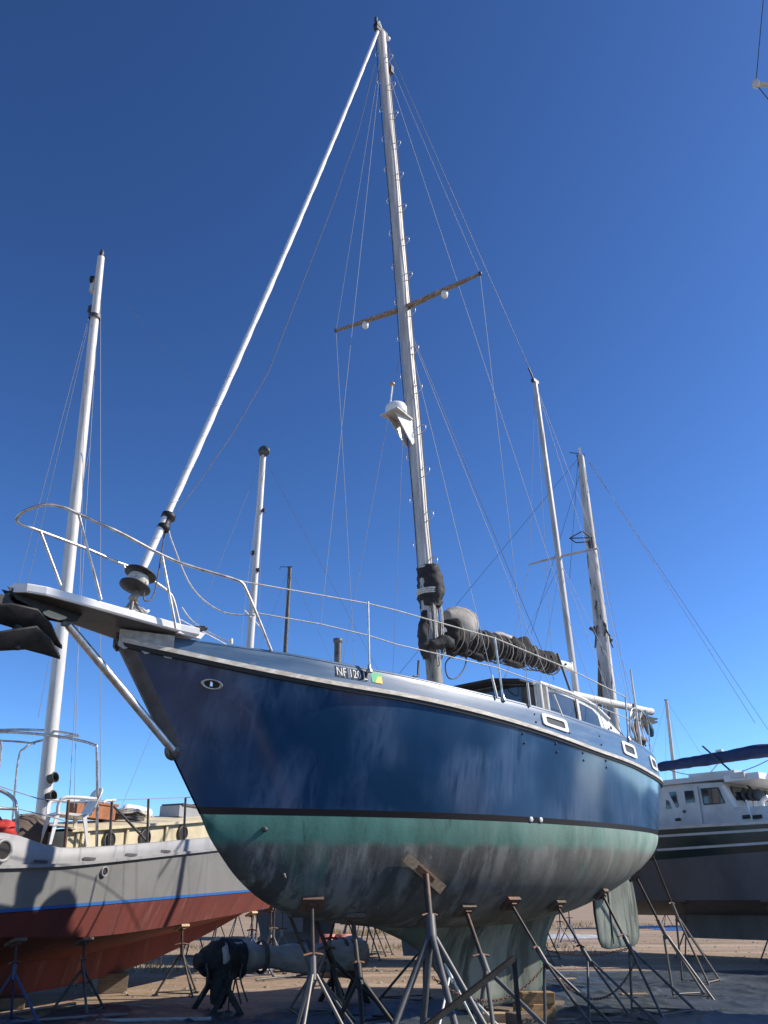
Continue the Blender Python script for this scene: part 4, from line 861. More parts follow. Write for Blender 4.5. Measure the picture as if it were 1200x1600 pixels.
strip('topsides', [dn(c_rub, .02), dn(c_wl, -.0)], M['grey_hull'], steel, l2, 4)
strip('tape_stripe', [dn(c_wl, -.02, .003), dn(c_wl, .022, .002)], M['tape_blue'], steel, l2)
hb_ = strip('bottom', [dn(c_wl, .03), c_ch], M['red_lead'], steel, l2, 3)
strip('bilge', [c_ch, c_gb], M['red_lead'], steel, l2, 3)
strip('keel', [c_gb, c_kb], M['red_lead'], steel, l2, 2); strip('keel_foot', [c_kb, [(s, 0, z-.003) for s, b, z in c_kb]], M['red_lead'], steel, l2)
mb = MB(); sides = [c_top, c_rub, c_wl, c_ch, c_gb, c_kb]; lp = [l2(-3.4, c[0][1], c[0][2]) for c in sides]; rp = [l2(-3.4, -c[0][1], c[0][2]) for c in sides]; mb.grid([lp, rp], False); mb.build('transom', M['grey_hull'], steel)
mb = MB(); mb.grid([[l2(s, b*c, z-.03+.06*(1-c*c)) for c in (-.96, -.5, 0, .5, .96)] for s, b, z in dn(c_rub, -.02)]); mb.build('deck', M['pale_grey'], steel)
def hullz(c, s): return float(np.interp(s, [p[0] for p in c], [p[2] for p in c]))
def porthole(px, py, b, r, par, fm='pale_grey', name='porthole', F=F2, lf=l2, kk=.76):
    s, bb, z = F.onb(px, py, b); f_ = MB().lathe([(r, -.02), (r, .02), (r*.95, .03), (r*kk, .03), (r*(kk-.04), .012)], lf(s, bb, z), (0, -1, 0), 24).build(name, M[fm], par)
    MB().lathe([(r*kk, .014), (.001, .016)], lf(s, bb, z), (0, -1, 0), 24).build('pane', M['rubber'], f_); return f_
porthole(4, 1329, 1.735, .145, b2); porthole(162, 1362, 1.74, .072, b2)
for px, py in ((67, 1347), (141, 1343), (206, 1338), (263, 1332)):
    s, bb, z = F2.onb(px, py, hb2(2)*1.0); z = hullz(c_rub, s)+.055
    MB().add([l2(s+x, hb2(s)*.99+.012, z+y) for x, y in rounded(0, 0, .26, .035, .016)], [tuple(range(24))]).build('scupper', M['grey_dark'], b2)
# cabin
ca, cb = F2.onb(108, 1300, 1.12)[0], 8.6
def cz(s): return F2.solve(s, 1.12, [(-100, 1298), (100, 1296), (170, 1291), (300, 1282), (335, 1279), (500, 1264)])
CS = [ca+(cb-ca)*i/12 for i in range(13)]; cw = lambda s: 1.12-.05*max(0, s-4.5)**1.5
zt = smz([(s, cw(s), cz(s)) for s in CS], 2)
mb = MB()
for sd_ in (1, -1): mb.grid([[l2(s, sd_*cw(s), hullz(c_rub, s)) for s in CS], [l2(s, sd_*(cw(s)-.02), z-.03) for s, b, z in zt]][::sd_], False)
for e in (0, -1): s, b, z = zt[e]; mb.add([l2(s, b, hullz(c_rub, s)), l2(s, b-.02, z-.03), l2(s, -b+.02, z-.03), l2(s, -b, hullz(c_rub, s))], [(0, 1, 2, 3)])
cab = mb.build('cabin', M['cream'], steel)
mb = MB(); mb.grid([[l2(s, b*c, z+.1*(1-c*c)-.0) for c in (-1.06, -.8, -.4, 0, .4, .8, 1.06)] for s, b, z in zt]); mb.grid([[l2(s, 1.06*b, z-d) for s, b, z in zt] for d in (0, .045)], False); mb.build('cabin_roof', M['cream'], cab)
for px, py in ((170, 1313), (226, 1309), (285, 1302)): porthole(px, py, 1.128, .135, cab, 'steel_grey', kk=.86)
for px in (120, 128, 136, 197, 258):
    s = F2.onb(px, 1310, 1.12)[0]; MB().box(l2(s, cw(s)+.012, (hullz(c_rub, s)+cz(s))/2), (.05, .03, cz(s)-hullz(c_rub, s)-.12)).build('cabin_batten', M['cream'], cab)
# stanchions, lifelines, hoops
SP = [((175, 1250), (171, 1323)), ((232, 1248), (230, 1318)), ((290, 1246), (287, 1312))]
for (a_, b_) in SP: MB().tube([l2(*F2.onb(*a_, 1.66)), l2(*F2.onb(*b_, 1.66))], .02, 8).build('stanchion', M['steel_grey'], steel)
MB().tube([l2(*F2.onb(178, 1260, 1.64)), l2(*F2.onb(229, 1314, 1.64))], .02, 8).build('stanchion_brace', M['steel_grey'], steel)
LB = lambda px, py, b=1.66: l2(*F2.onb(px, py, b))
for pth in ([(-20, 1222), (60, 1248), (107, 1253)], [(-20, 1258), (30, 1264), (105, 1283)], [(178, 1250), (232, 1248), (290, 1246), (340, 1243)], [(107, 1253), (178, 1250)]):
    MB().tube([LB(*q) for q in pth], .007, 5).build('lifeline', M['wire'], steel)
MB().tube(smooth_curve([LB(161, 1254), LB(167, 1251), LB(173, 1251), LB(180, 1250)], 5), .02, 6).build('rail_hook', M['plastic_white'], steel)
MB().tube([LB(107, 1250), LB(101, 1326)], .022, 8).build('gate_post', M['rust_steel'], steel)
bim = MB().tube(smooth_curve([LB(151, 1326, 1.5), LB(152, 1240, 1.5), LB(151, 1172, 1.48), LB(147, 1164, 1.4), LB(120, 1156, 1.0), LB(70, 1148, .3), LB(10, 1144, -.6), LB(-30, 1146, -1.2)], 8), .022, 8).build('hoop_frame', M['stainless'], steel)
MB().tube(smooth_curve([LB(18, 1302, -1.3), LB(28, 1190, -1.3), LB(40, 1168, -1.25), LB(60, 1158, -1.1), LB(110, 1150, -.3), LB(122, 1150, .0)], 8), .02, 8).build('hoop', M['stainless'], bim)
MB().tube(smooth_curve([LB(-20, 1141, -1.2), LB(40, 1140, -.6), LB(90, 1143, .2), LB(121, 1149, .8)], 6), .02, 8).build('hoop', M['stainless'], bim)
MB().tube(smooth_curve([LB(-20, 1156, -1), LB(30, 1159, -.6), LB(54, 1162, -.2)], 5), .016, 8).build('hoop', M['stainless'], bim)
MB().tube(smooth_curve([LB(-2, 1205, -1), LB(2, 1162, -1), LB(-12, 1150, -1.)], 5), .02, 8).build('hoop', M['stainless'], bim)
MB().tube(smooth_curve([LB(27, 1300, 1.5), LB(26, 1268, 1.5), LB(18, 1245, 1.4), LB(-20, 1225, 1.2)], 6), .026, 8).build('stern_rail', M['stainless'], steel)
MB().tube([LB(-20, 1262, 1.5), LB(23, 1264, 1.5)], .02, 8).build('stern_rail', M['stainless'], steel)
MB().ball(LB(5, 1296, 1.1), .16, 1.2, 1, .8, rough=.4).build('red_cover', M['red_cloth'], steel)
MB().tube([LB(-5, 1272, 1.1), LB(14, 1298, 1.1)], .02, 6).build('green_pole', M['bottle_green'], steel)
# mast of the steel boat
q0 = LB(62, 1315, 0.); q1 = LB(158, 402, 0.); q0v, q1v = Vector(q0), Vector(q1)
q0d = q0v+(q0v-q1v).normalized()*.5
ms2 = MB().tube([q0d.lerp(q1v, i/6) for i in range(7)], [.115, .115, .112, .105, .095, .085, .07], 16).build('mast', M['mast_white'], steel)
m2 = lambda f: q0v.lerp(q1v, f)
MB().tube([m2(.3)+Vector((.0, .1, 0)), m2(.985)+Vector((0, .07, 0))], .03, 8).build('sail_track', M['mast_alloy'], ms2)
MB().lathe([(.05, -.1), (.05, -.02), (.035, 0), (.04, .06), (.05, .1), (.03, .2), (.001, .2)], q1v, (0, 0, 1), 12).build('masthead_lamp', M['dark_wire'], ms2)
MB().lathe([(.001, -.02), (.085, -.02), (.085, .02), (.05, .03), (.001, .03)], m2(.955)+Vector((0, .17, 0)), (.3, -1, -.3), 16).build('spotlight', M['black_iron'], ms2)
MB().box(m2(.935)+Vector((0, .12, 0)), (.12, .1, .2)).build('bracket', M['mast_white'], ms2)
MB().box(m2(.89)+Vector((0, .13, 0)), (.08, .09, .16)).build('block', M['dark_wire'], ms2)
for f_ in (.06, .085): MB().lathe([(.07, -.06), (.09, -.05), (.06, 0), (.09, .05), (.07, .06)], m2(f_)+Vector((.0, -.14, 0)), (0, -1, .2), 14).build('winch', M['steel_grey'], ms2)
MB().lathe([(.125, -.04), (.125, .04)], m2(.87), q1v-q0v, 12).build('band', M['dark_wire'], ms2)
for (px, py), f_ in (((66, 785), .88), ((92, 720), .86)): MB().tube([m2(f_)+Vector((0, .15, 0)), Vector(LB(px, py, -1.2))+(Vector(LB(px, py, -1.2))-m2(f_))*.9], .0055, 5, False).build('shroud', M['wire'], ms2)
for (a_, b_) in (((133, 600), (115, 1290)), ((157, 470), (157, 1250)), ((150, 540), (108, 1255)), ((140, 700), (60, 1120))): MB().tube([LB(*a_, .2), LB(*b_, 1.2 if b_[0] > 100 else -.6)], .005, 5, False).build('shroud', M['wire'], ms2)
MB().tube([LB(200, 478, .3), LB(300, 600, .3), LB(408, 722, .3)], .003, 4, False).build('stay', M['dark_wire'], ms2)
# deck clutter on the grey boat
def deck_thing(name, px, py, b, label, cat): 
    s, bb, z = F2.onb(px, py, b); return thing(name, label, cat, F2.M @ Matrix.Translation(l2(s, bb, z)))
ch = deck_thing('plastic_chair', 100, 1322, 1.15, 'white moulded plastic armchair standing on the aft deck of the grey boat', 'chair')
rc_ = Matrix.Rotation(math.radians(150), 4, 'Z'); ch.matrix_world = ch.matrix_world @ rc_
Z0 = .0
MB().prism([(-.24, -.23, .40), (.24, -.25, .42), (.24, .25, .42), (-.24, .23, .40)], (0, 0, .035)).build('seat', M['plastic_white'], ch)
mb = MB(); rows = []
for i in range(7):
    f = i/6; rows.append([(-.24-.13*f-.05*(1-abs(y)), y*(.24+.02*math.sin(f*3)), .43+.42*f*(1-.14*abs(y)**3)) for y in (-1, -.66, -.33, 0, .33, .66, 1)])
mb.grid(rows); bk = mb.build('backrest', M['plastic_white'], ch); sm_ = bk.modifiers.new('solid', 'SOLIDIFY'); sm_.thickness = .022
for y in (-1, 1):
    for x in (-1, 1): MB().prism([(x*.2, y*.2, .41), (x*.2+.06, y*.2, .41), (x*.27+.035, y*.27, 0), (x*.27, y*.27, 0)], (0, .035*y, 0)).build('leg', M['plastic_white'], ch)
    MB().tube(smooth_curve([(-.3, y*.25, .66), (0, y*.29, .66), (.2, y*.29, .64), (.25, y*.27, .55), (.24, y*.25, .42)], 5), .026, 8, squash=.6).build('arm', M['plastic_white'], ch)
q = deck_thing('planter_box', 148, 1281, .6, 'terracotta coloured box on the cabin roof of the grey boat', 'box')
MB().box((0, 0, .12), (.62, .3, .22)).build('body', M['terracotta'], q); MB().box((0, 0, .245), (.7, .34, .04)).build('rim', M['terracotta'], q); MB().box((-.45, 0, .1), (.22, .22, .26), None, .85).build('side_pot', M['terracotta'], q)
q = deck_thing('rope_pile', 201, 1283, .7, 'heap of coiled rope beside a rolled white fender on the grey boat cabin', 'rope')
mb = MB()
for k in range(9): mb.tube([Vector((.32*math.cos(a)*(1-.04*k)+random.uniform(-.02, .02), .2*math.sin(a), .02+.016*k+.02*math.sin(2*a+k))) for a in [2*math.pi*i/16 for i in range(17)]], .02, 5)
mb.build('coil', M['rope_dark'], q); 
for k in range(3): MB().tube([Vector((.34*math.cos(a), .24*math.sin(a), .13+.01*k+.03*math.sin(3*a+k))) for a in [2*math.pi*i/14 for i in range(15)]], .018, 5).build('loose_turn', M['rope'], q)
q = deck_thing('fender', 214, 1277, .5, 'rolled white fender lying on the grey boat cabin roof', 'fender'); MB().lathe([(.001, -.5), (.05, -.48), (.09, -.4), (.1, 0), (.09, .4), (.05, .48), (.001, .5)], (0, 0, .1), (1, .2, 0), 14).build('body', M['plastic_white'], q); MB().tube([(.48, .1, .1), (.6, .12, .04)], .015, 6).build('eye', M['rope'], q)
q = deck_thing('deck_locker', 284, 1279, .5, 'pale grey deck locker with brown lid on the grey boat', 'locker'); MB().box((0, 0, .1), (.8, .45, .2)).build('body', M['pale_grey'], q); MB().box((.12, 0, .22), (.9, .5, .04)).build('lid', M['bark_deck'], q); MB().box((.7, 0, .16), (.45, .4, .3)).build('hatch', M['bark_deck'], q)
q = deck_thing('wooden_tub', 45, 1316, .4, 'dark brown wooden dinghy hull lying behind the plastic chair', 'dinghy')
MB().lathe([(.001, -.75), (.18, -.7), (.3, -.35), (.33, 0), (.3, .35), (.18, .7), (.001, .75)], (0, 0, .05), (.9, .4, 0), 14).build('hull', M['bark_deck'], q); MB().tube([(-.55, -.25, .33), (.0, 0, .4), (.55, .25, .33)], .02, 6).build('keel_strip', M['plank_old'], q)
# stands of the grey boat
GS = 'stands propping the grey boat'
def chine_pt(px):
    best = min(c_ch, key=lambda c: abs(F2.px(*c)[0]-px)); return F2.W(best[0], best[1]-.06, best[2]-.035)
for px, mm, lab in ((40, 'blue_steel', 'blue stand propping the grey boat nearest its stern rail'), (136, 'steel_grey', 'grey stand propping the red chine below the plastic chair'), (284, 'steel_grey', 'grey stand with a pale pad under the red chine beside the wrapped spar'), (398, 'blue_steel', 'blue stand with a white pad near the bow of the grey boat'), (424, 'galvanised', 'stand with an orange pad at the bow end of the grey boat')):
    T = chine_pt(px); stand(T, (T.x+.12, T.y-.06), lab, GS, m=mm, nrm=(-.35, .15, .9), spread=.42, rot=px*.1, pad='plank' if px in (284, 398) else 'plank_old', padsz=(.22, .18, .04), r=.018, col_h=.72)
for px in (150, 330):
    c = min(c_ch, key=lambda c: abs(F2.px(*c)[0]-px)); T = F2.W(c[0], -c[1]+.06, c[2]-.035); stand(T, (T.x-.1, T.y+.06), 'stand on the far side of the grey boat, '+('below its plastic chair' if px == 150 else 'near its bow'), GS, nrm=(.35, -.15, .9), spread=.42)
kb0 = F2.W(1.8, 0, -1.268)
timber((kb0.x, kb0.y, (kb0.z)/2), (.9, .5, kb0.z-.006), .3, 'plank_old', 'dark timber pile under the middle of the red keel')
kb1 = F2.W(4.3, 0, kprof(4.3)); timber((kb1.x, kb1.y, kb1.z/2), (.5, .5, kb1.z-.006), .5, 'plank_old', 'tall dark timber block under the red keel by the wrapped spar')
kb2 = F2.W(-1.2, 0, kprof(-1.2)); timber((kb2.x, kb2.y, kb2.z/2), (.5, .5, kb2.z-.006), .5, 'plank_old', 'dark timber block under the after end of the red keel')

# wrapped spar on sawhorses
def wpt(px, py, Y): d = ray(px, py)*(Y/ray(px, py)[1]); return Vector((d[0], d[1], d[2]+EYE))
sA, sB = wpt(306, 1502, 12.9), wpt(566, 1490, 14.6)
sp = thing('wrapped_spar', 'spar bundled in grey white cloth and lashed, lying across two trestles', 'spar', Vector((sA.x, sA.y, 0)))
off = Vector((sA.x, sA.y, 0)); q = [sA.lerp(sB, t)-off+Vector((0, 0, .03*math.sin(t*7))) for t in (.1, .16, .27, .45, .65, .85, 1)]
cloth_tube(q, lambda t: .2+.035*math.sin(t*8+1)+.02*math.sin(t*23)-(.06 if t < .01 else 0), 26, .16, 3.2, M['wrap'], 'cloth_wrap', sp)
MB().tube([sA-off, sA.lerp(sB, .12)-off], .1, 12).build('spar_end', M['dark_wire'], sp)
cloth_tube([sA.lerp(sB, t)-off for t in (.03, .09, .16, .24)], lambda t: .15+.1*min(1, t*2.2), 26, .3, 6., M['black_canvas'], 'dark_wrap', sp, 5.)
for t in (.36, .62, .86, .9): c = sA.lerp(sB, t)-off; MB().lathe([(.205, -.04), (.225, 0), (.205, .04)], c+Vector((0, 0, .02)), sB-sA, 18).build('lashing', M['rope_dark'], sp)
random.seed(5)
for k in range(16):
    t = random.uniform(.06, .27); c = sA.lerp(sB, t)-off+Vector((random.uniform(-.03, .03), -.24, -.02)); MB().tube(smooth_curve([c, c+Vector((random.uniform(-.05, .05), -.03, -.2)), c+Vector((random.uniform(-.1, .1), 0, -.38-random.random()*.2))], 4), .012, 5).build('loose_rope', M['rope_dark'], sp) if k < 8 else None
c = sA.lerp(sB, .15)-off; cloth_tube([c+Vector((0, -.1, -.1)), c+Vector((.02, -.2, -.3)), c+Vector((-.02, -.2, -.52))], lambda t: .15-.06*t, 18, .35, 5., M['black_canvas'], 'hanging_cloth', sp, 7.)
for t, lab in ((.13, 'dark wooden trestle under the roped end of the wrapped spar'), (.88, 'dark wooden trestle under the far end of the wrapped spar')):
    c = sA.lerp(sB, t); top = c.z-.2; tr = thing('trestle', lab, 'trestle', Vector((c.x, c.y, 0)))
    dx = Vector((.5, -.85, 0)); MB().beam(dx*-.4+Vector((0, 0, top-.06)), dx*.4+Vector((0, 0, top-.06)), .09, .1).build('cross_beam', M['black_iron'], tr)
    for sx in (-1, 1):
        for sy in (-1, 1): MB().beam(dx*.33*sx+Vector((0, 0, top-.1)), dx*.4*sx+Vector((.85, .5, 0))*.22*sy+Vector((0, 0, .0)), .085, .07, (1, .3, 0)).build('leg', M['black_iron'], tr)
# pipes and buckets
random.seed(8)
for k, (a_, b_, r, mm, lab) in enumerate([((0, 1586), (118, 1568), .02, 'galvanised', 'thin pale pipe lying below the blue stand of the grey boat'), ((20, 1597), (200, 1585), .022, 'galvanised', 'longer pale pipe lying parallel in front of the thin one'), ((150, 1596), (330, 1592), .025, 'wrap', 'pale round pole on the ground before the tall dark block'), ((380, 1518), (470, 1513), .03, 'galvanised', 'pale pole on the dirt behind the wrapped spar'), ((400, 1531), (500, 1521), .02, 'steel_grey', 'grey pole on the dirt behind the wrapped spar')]):
    p, q = ground(*a_, r+.02), ground(*b_, r+.02); mb = MB(); mb.tube([(0, 0, 0), (q-p)*.5+Vector((0, 0, .004)), q-p], r, 8); mb.tube([(0, 0, 0), (p-q)*.004], r*.7, 8); o = mb.build('pipe', M[mm]); o.location = p; tag(o, lab, 'pipe')
for px, lab in ((512, 'pink bucket turned upside down far behind the ketch forefoot, darker of two'), (537, 'pink bucket standing upside down beside the darker one')):
    p = ground(px, 1466); p *= 19/p.y; p.z = 0; bk = thing('bucket', lab, 'bucket', p, 'pink buckets')
    mb = MB(); mb.lathe([(.2, .0), (.21, .02), (.2, .04), (.16, .42), (.001, .42)], (0, 0, .35), seg=18); mb.build('body', M['pink_plastic'], bk); MB().lathe([(.2, .36), (.22, .37), (.22, .4), (.2, .41)], (0, 0, 0), seg=18).build('rim', M['pink_plastic'], bk)
    o = timber((p.x, p.y, .175), (.44, .44, .35), .2, 'plank_old', 'wooden crate block under the '+('darker' if px == 512 else 'paler')+' pink bucket', 'blocks under the buckets')

# ================================================================ dark green motorsailer
oM = ray(1040, 1330)*(24/ray(1040, 1330)[1]); nM = np.array([-.77, -.64, 0]); oM = oM-1.85*nM; oM[2] = 0
F3 = Frame(oM, -50.3, 0, base=(3, 0, -EYE+.25)); l3 = F3.l
ms = thing('motorsailer', 'dark green hulled motorsailer with white stripes and white pilothouse', 'motorsailer', F3.M)
hb3 = tab([(-2.6, 1.45), (-1.5, 1.7), (0, 1.85), (3, 1.95), (6, 1.8), (8, 1.35), (9.6, .6), (10.4, .03)])
S3 = [-2.6+13*i/44 for i in range(45)]
def crv3(path, k, rise=0.):
    out = []
    for s in S3:
        se = min(s, 3.2); out.append((s, hb3(s)*k(s), F3.solve(se, hb3(se)*k(se), path)+rise*max(0, s-3.2)**1.5))
    return smz(out, 5)
sh3 = crv3([(1000, 1297), (1040, 1295), (1120, 1290), (1200, 1286), (1400, 1276)], lambda s: 1., .035)
w1 = crv3([(1000, 1309), (1039, 1306), (1200, 1296.5), (1400, 1286)], lambda s: .995, .034)
w2 = crv3([(1000, 1330), (1031, 1328), (1200, 1317), (1400, 1305)], lambda s: .985, .028)
w3 = crv3([(1000, 1346), (1024, 1344), (1200, 1330), (1400, 1316)], lambda s: .97, .02)
ch3 = [(s, hb3(s)*(.8-.04*max(0, s-5)), -.05+.0*s+.05*max(0, s-6)**1.4) for s in S3]; ke3 = [(s, .09, min(c[2]-.03, -.42+.0*s+.03*max(0, s-5)**2)) for s, c in zip(S3, ch3)]; kb3 = [(s, .07, -1.0 if -1 < s < 6 else (k_[2]-.02)) for s, k_ in zip(S3, ke3)]
for a, b, m_, nm in ((sh3, dn(w1, -.03), 'bottle_green', 'topside_band'), (dn(w1, -.03, .004), dn(w1, .03, .004), 'cabin_white', 'white_stripe'), (dn(w1, .03), dn(w2, -.03), 'bottle_green', 'topside_band'), (dn(w2, -.03, .004), dn(w2, .03, .004), 'cabin_white', 'white_stripe'), (dn(w2, .03), w3, 'bottle_green', 'topside_band'), (w3, ch3, 'grey_bottom', 'bottom'), (ch3, ke3, 'grey_bottom', 'bilge'), (ke3, kb3, 'grey_bottom', 'keel')):
    strip(nm, [a, b], M[m_], ms, l3, 2)
strip('cap_rail', [dn(sh3, .03, .0), dn(sh3, .02, .05), dn(sh3, -.05, .05), dn(sh3, -.05, -.06)], M['dirty_white'], ms, l3, smooth=False)
mb = MB(); cs3 = [sh3, w1, w2, w3, ch3, ke3]; mb.grid([[l3(c[0][0], c[0][1], c[0][2]) for c in cs3], [l3(c[0][0], -c[0][1], c[0][2]) for c in cs3]], False); mb.build('transom', M['bottle_green'], ms)
mb = MB(); mb.grid([[l3(s, b*c, z+.0+.05*(1-c*c)) for c in (-.98, 0, .98)] for s, b, z in sh3]); mb.build('deck', M['cabin_white'], ms)
B3 = 1.55; Q = lambda px, py, b=B3: F3.onb(px, py, b)
sz0 = lambda s: float(np.interp(s, S3, [c[2] for c in sh3]))
pts = [Q(1038, 1298), Q(1040, 1231), Q(1060, 1226), Q(1128, 1222), Q(1150, 1262), Q(1200, 1258), Q(1210, 1290)]
pts = [(s, z) for s, b, z in pts]; s_end = 5.2
poly = [(pts[0][0]-1.0, sz0(0)-.02), (pts[0][0]-1.0, pts[1][1]), pts[2], pts[3], pts[4], (s_end, pts[4][1]-.05), (s_end+.5, sz0(s_end)-.02)]
mb = MB()
for sd_ in (1, -1): mb.prism([l3(s, sd_*B3, z) for s, z in (poly if sd_ > 0 else poly[::-1])], (0, .05*sd_, 0))
cabm = mb.build('pilothouse', M['cabin_white'], ms)
MB().grid([[l3(s, B3*c, z+.05*(1-c*c)) for c in (-1, -.5, 0, .5, 1)] for s, z in poly[3:]], False).build('windscreen_coaming', M['cabin_white'], cabm)
r0 = Q(1040, 1227); r1 = Q(1153, 1216)
MB().prism([l3(r0[0]-1, 1.68, r0[2]), l3(r1[0]+.25, 1.68, r1[2]), l3(r1[0]+.25, -1.68, r1[2]), l3(r0[0]-1, -1.68, r0[2])], (0, 0, .13)).build('roof', M['cabin_white'], cabm)
MB().prism([l3(r0[0]+.6, 1.3, r0[2]+.14), l3(r1[0]-.2, 1.3, r1[2]+.14), l3(r1[0]-.2, -1.3, r1[2]+.14), l3(r0[0]+.6, -1.3, r0[2]+.14)], (0, 0, .12)).build('roof_locker', M['cabin_white'], cabm)
MB().prism([l3(r1[0]-.3, 1.72, r1[2]-.08), l3(r1[0]+.55, 1.5, r1[2]-.05), l3(r1[0]+.55, -1.5, r1[2]-.05), l3(r1[0]-.3, -1.72, r1[2]-.08)], (0, 0, .16)).build('visor', M['white_paint'], cabm)
def panel3(pxs, name, m, par, off=.012, th=.02): return MB().prism([l3(*Q(x, y, B3+off)) for x, y in pxs], (0, -th, 0)).build(name, M[m], par)
dr = panel3([(1063, 1231), (1090, 1229), (1099, 1288), (1074, 1291)], 'door', 'cabin_white', cabm, .012, .03)
panel3([(1069, 1236), (1083, 1235), (1086, 1253), (1072, 1255)], 'door_window', 'smoked_glass', dr, .046, .01)
MB().ball(l3(*Q(1069, 1268, B3+.06)), .04, seg=8, rings=6).build('handle', M['dark_wire'], dr)
panel3([(1045, 1238), (1055, 1237), (1060, 1260), (1057, 1262)], 'side_window', 'smoked_glass', cabm)
panel3([(1041, 1250), (1044, 1251), (1049, 1263), (1041, 1264)], 'side_window', 'smoked_glass', cabm)
wf = panel3([(1095, 1232), (1122, 1230), (1133, 1255), (1100, 1258)], 'side_window', 'black_stripe', cabm)
panel3([(1097, 1234), (1110, 1233), (1113, 1255), (1101, 1256)], 'pane', 'smoked_glass', wf, .034, .006); panel3([(1111.5, 1233), (1121, 1232), (1131, 1254), (1114, 1255)], 'pane', 'smoked_glass', wf, .034, .006)
for a_, b_ in ((1160, 1173), (1176, 1190)): panel3([(a_, 1274), (b_, 1272.5), (b_+1, 1278.5), (a_+1, 1280)], 'hull_window', 'rubber', cabm)
panel3([(1055, 1279), (1063, 1278), (1064, 1282), (1056, 1283)], 'vent', 'rubber', cabm)
for k, c in enumerate((-.9, 0, .9)): MB().prism([l3(pts[3][0]+.08, c-.42, pts[3][1]-.12), l3(pts[3][0]+.08, c+.42, pts[3][1]-.12), l3(pts[4][0]-.1, c+.42, pts[4][1]+.15), l3(pts[4][0]-.1, c-.42, pts[4][1]+.15)], (.03, 0, .03)).build('windscreen_pane', M['smoked_glass'], cabm)
MB().tube([l3(*Q(1130, 1228)), l3(*Q(1150, 1262))], .05, 6).build('screen_post', M['white_paint'], cabm)
for px in (1164, 1175, 1184): 
    q = l3(*Q(px, 1243, .9)); f_ = MB().lathe([(.001, -.1), (.12, -.08), (.16, .06), (.15, .08), (.001, .07)], q, (1, -.6, .2), 14).build('searchlight', M['dark_wire'], ms); MB().tube([q, Vector(q)-Vector((0, 0, .55))], .03, 6).build('bracket', M['white_paint'], f_)
MB().tube(smooth_curve([l3(*Q(1200, 1245, 1)), l3(*Q(1191, 1252, 1)), l3(*Q(1194, 1262, 1)), l3(*Q(1210, 1264, 1))], 5), .06, 8).build('coiled_hose', M['plastic_white'], ms)
MB().tube([l3(*Q(1166, 1250, 1.7)), l3(*Q(1177, 1286, 1.7))], .02, 6).build('stanchion', M['stainless'], ms)
MB().tube([l3(*Q(1095, 1225, 0)), l3(*Q(1123, 1192, 0))], .02, 6).build('roof_antenna', M['antenna_white'], ms); MB().box(l3(*Q(1124, 1173, 0)), (.2, .1, .06)).build('wind_vane', M['plastic_white'], ms)
bmA, bmB = Vector(l3(*Q(1031, 1198, 0))), Vector(l3(*Q(1300, 1168, 0)))
bm = MB().tube([bmA-Vector((.2, 0, 0)), bmB], .06, 8).build('boom', M['mast_white'], ms)
cloth_tube([bmA, bmA.lerp(bmB, .3)+Vector((0, 0, .05)), bmA.lerp(bmB, .6)+Vector((0, 0, .12)), bmB+Vector((0, 0, .1))], lambda t: .125+.06*t, 18, .2, 2.6, M['navy_canvas'], 'sail_cover', ms, 1., .15)
MB().tube([l3(*Q(1098, 1166, 0)), l3(*Q(1180, 1238, .6))], .03, 6).build('sheet_strut', M['dark_wire'], ms); MB().tube(sag(bmA, l3(*Q(1200, 1188, 0)), .35), .012, 5).build('sheet', M['rope_dark'], ms)
mbm = Vector(bmB.x*1, 0, 0) if False else Vector((bmB.x+.6, 0, l3(0, 0, sz0(5))[2]))
mtM = MB().tube([mbm, mbm+Vector((0, 0, 11.5))], [.11, .08], 12).build('mast', M['mast_white'], ms)
MB().tube([mbm+Vector((0, -.9, 6.5)), mbm+Vector((0, .9, 6.5))], .03, 6).build('spreader', M['mast_white'], mtM)
for y_ in (-1, 1): MB().tube([mbm+Vector((0, 0, 11.4)), mbm+Vector((0, .9*y_, 6.5)), mbm+Vector((.2, 1.7*y_, 0))], .006, 5, False).build('shroud', M['wire'], mtM)
GM = 'stands propping the motorsailer'
for px, lab in ((1072, 'stand under the grey bilge of the motorsailer below its door'), (1190, 'stand under the grey bilge of the motorsailer forward of its hull windows')):
    c = min(ch3, key=lambda c: abs(F3.px(*c)[0]-px)); T = F3.W(c[0], c[1]-.05, c[2]-.03); stand(T, (T.x-.1, T.y-.1), lab, GM, m='grey_dark', nrm=(.25, .2, .95), spread=.45)
for s_ in (1.5, 5):
    c = min(ch3, key=lambda c: abs(c[0]-s_)); T = F3.W(c[0], -c[1]+.05, c[2]-.03); stand(T, (T.x+.1, T.y+.1), 'stand on the far side of the motorsailer toward its '+('stern' if s_ < 3 else 'bow'), GM, m='grey_dark', nrm=(-.25, -.2, .95), spread=.45)
kq = F3.W(2, 0, -1.0); timber((kq.x, kq.y, kq.z/2), (.8, .5, kq.z-.006), .7, 'plank_old', 'black block under the keel of the motorsailer')

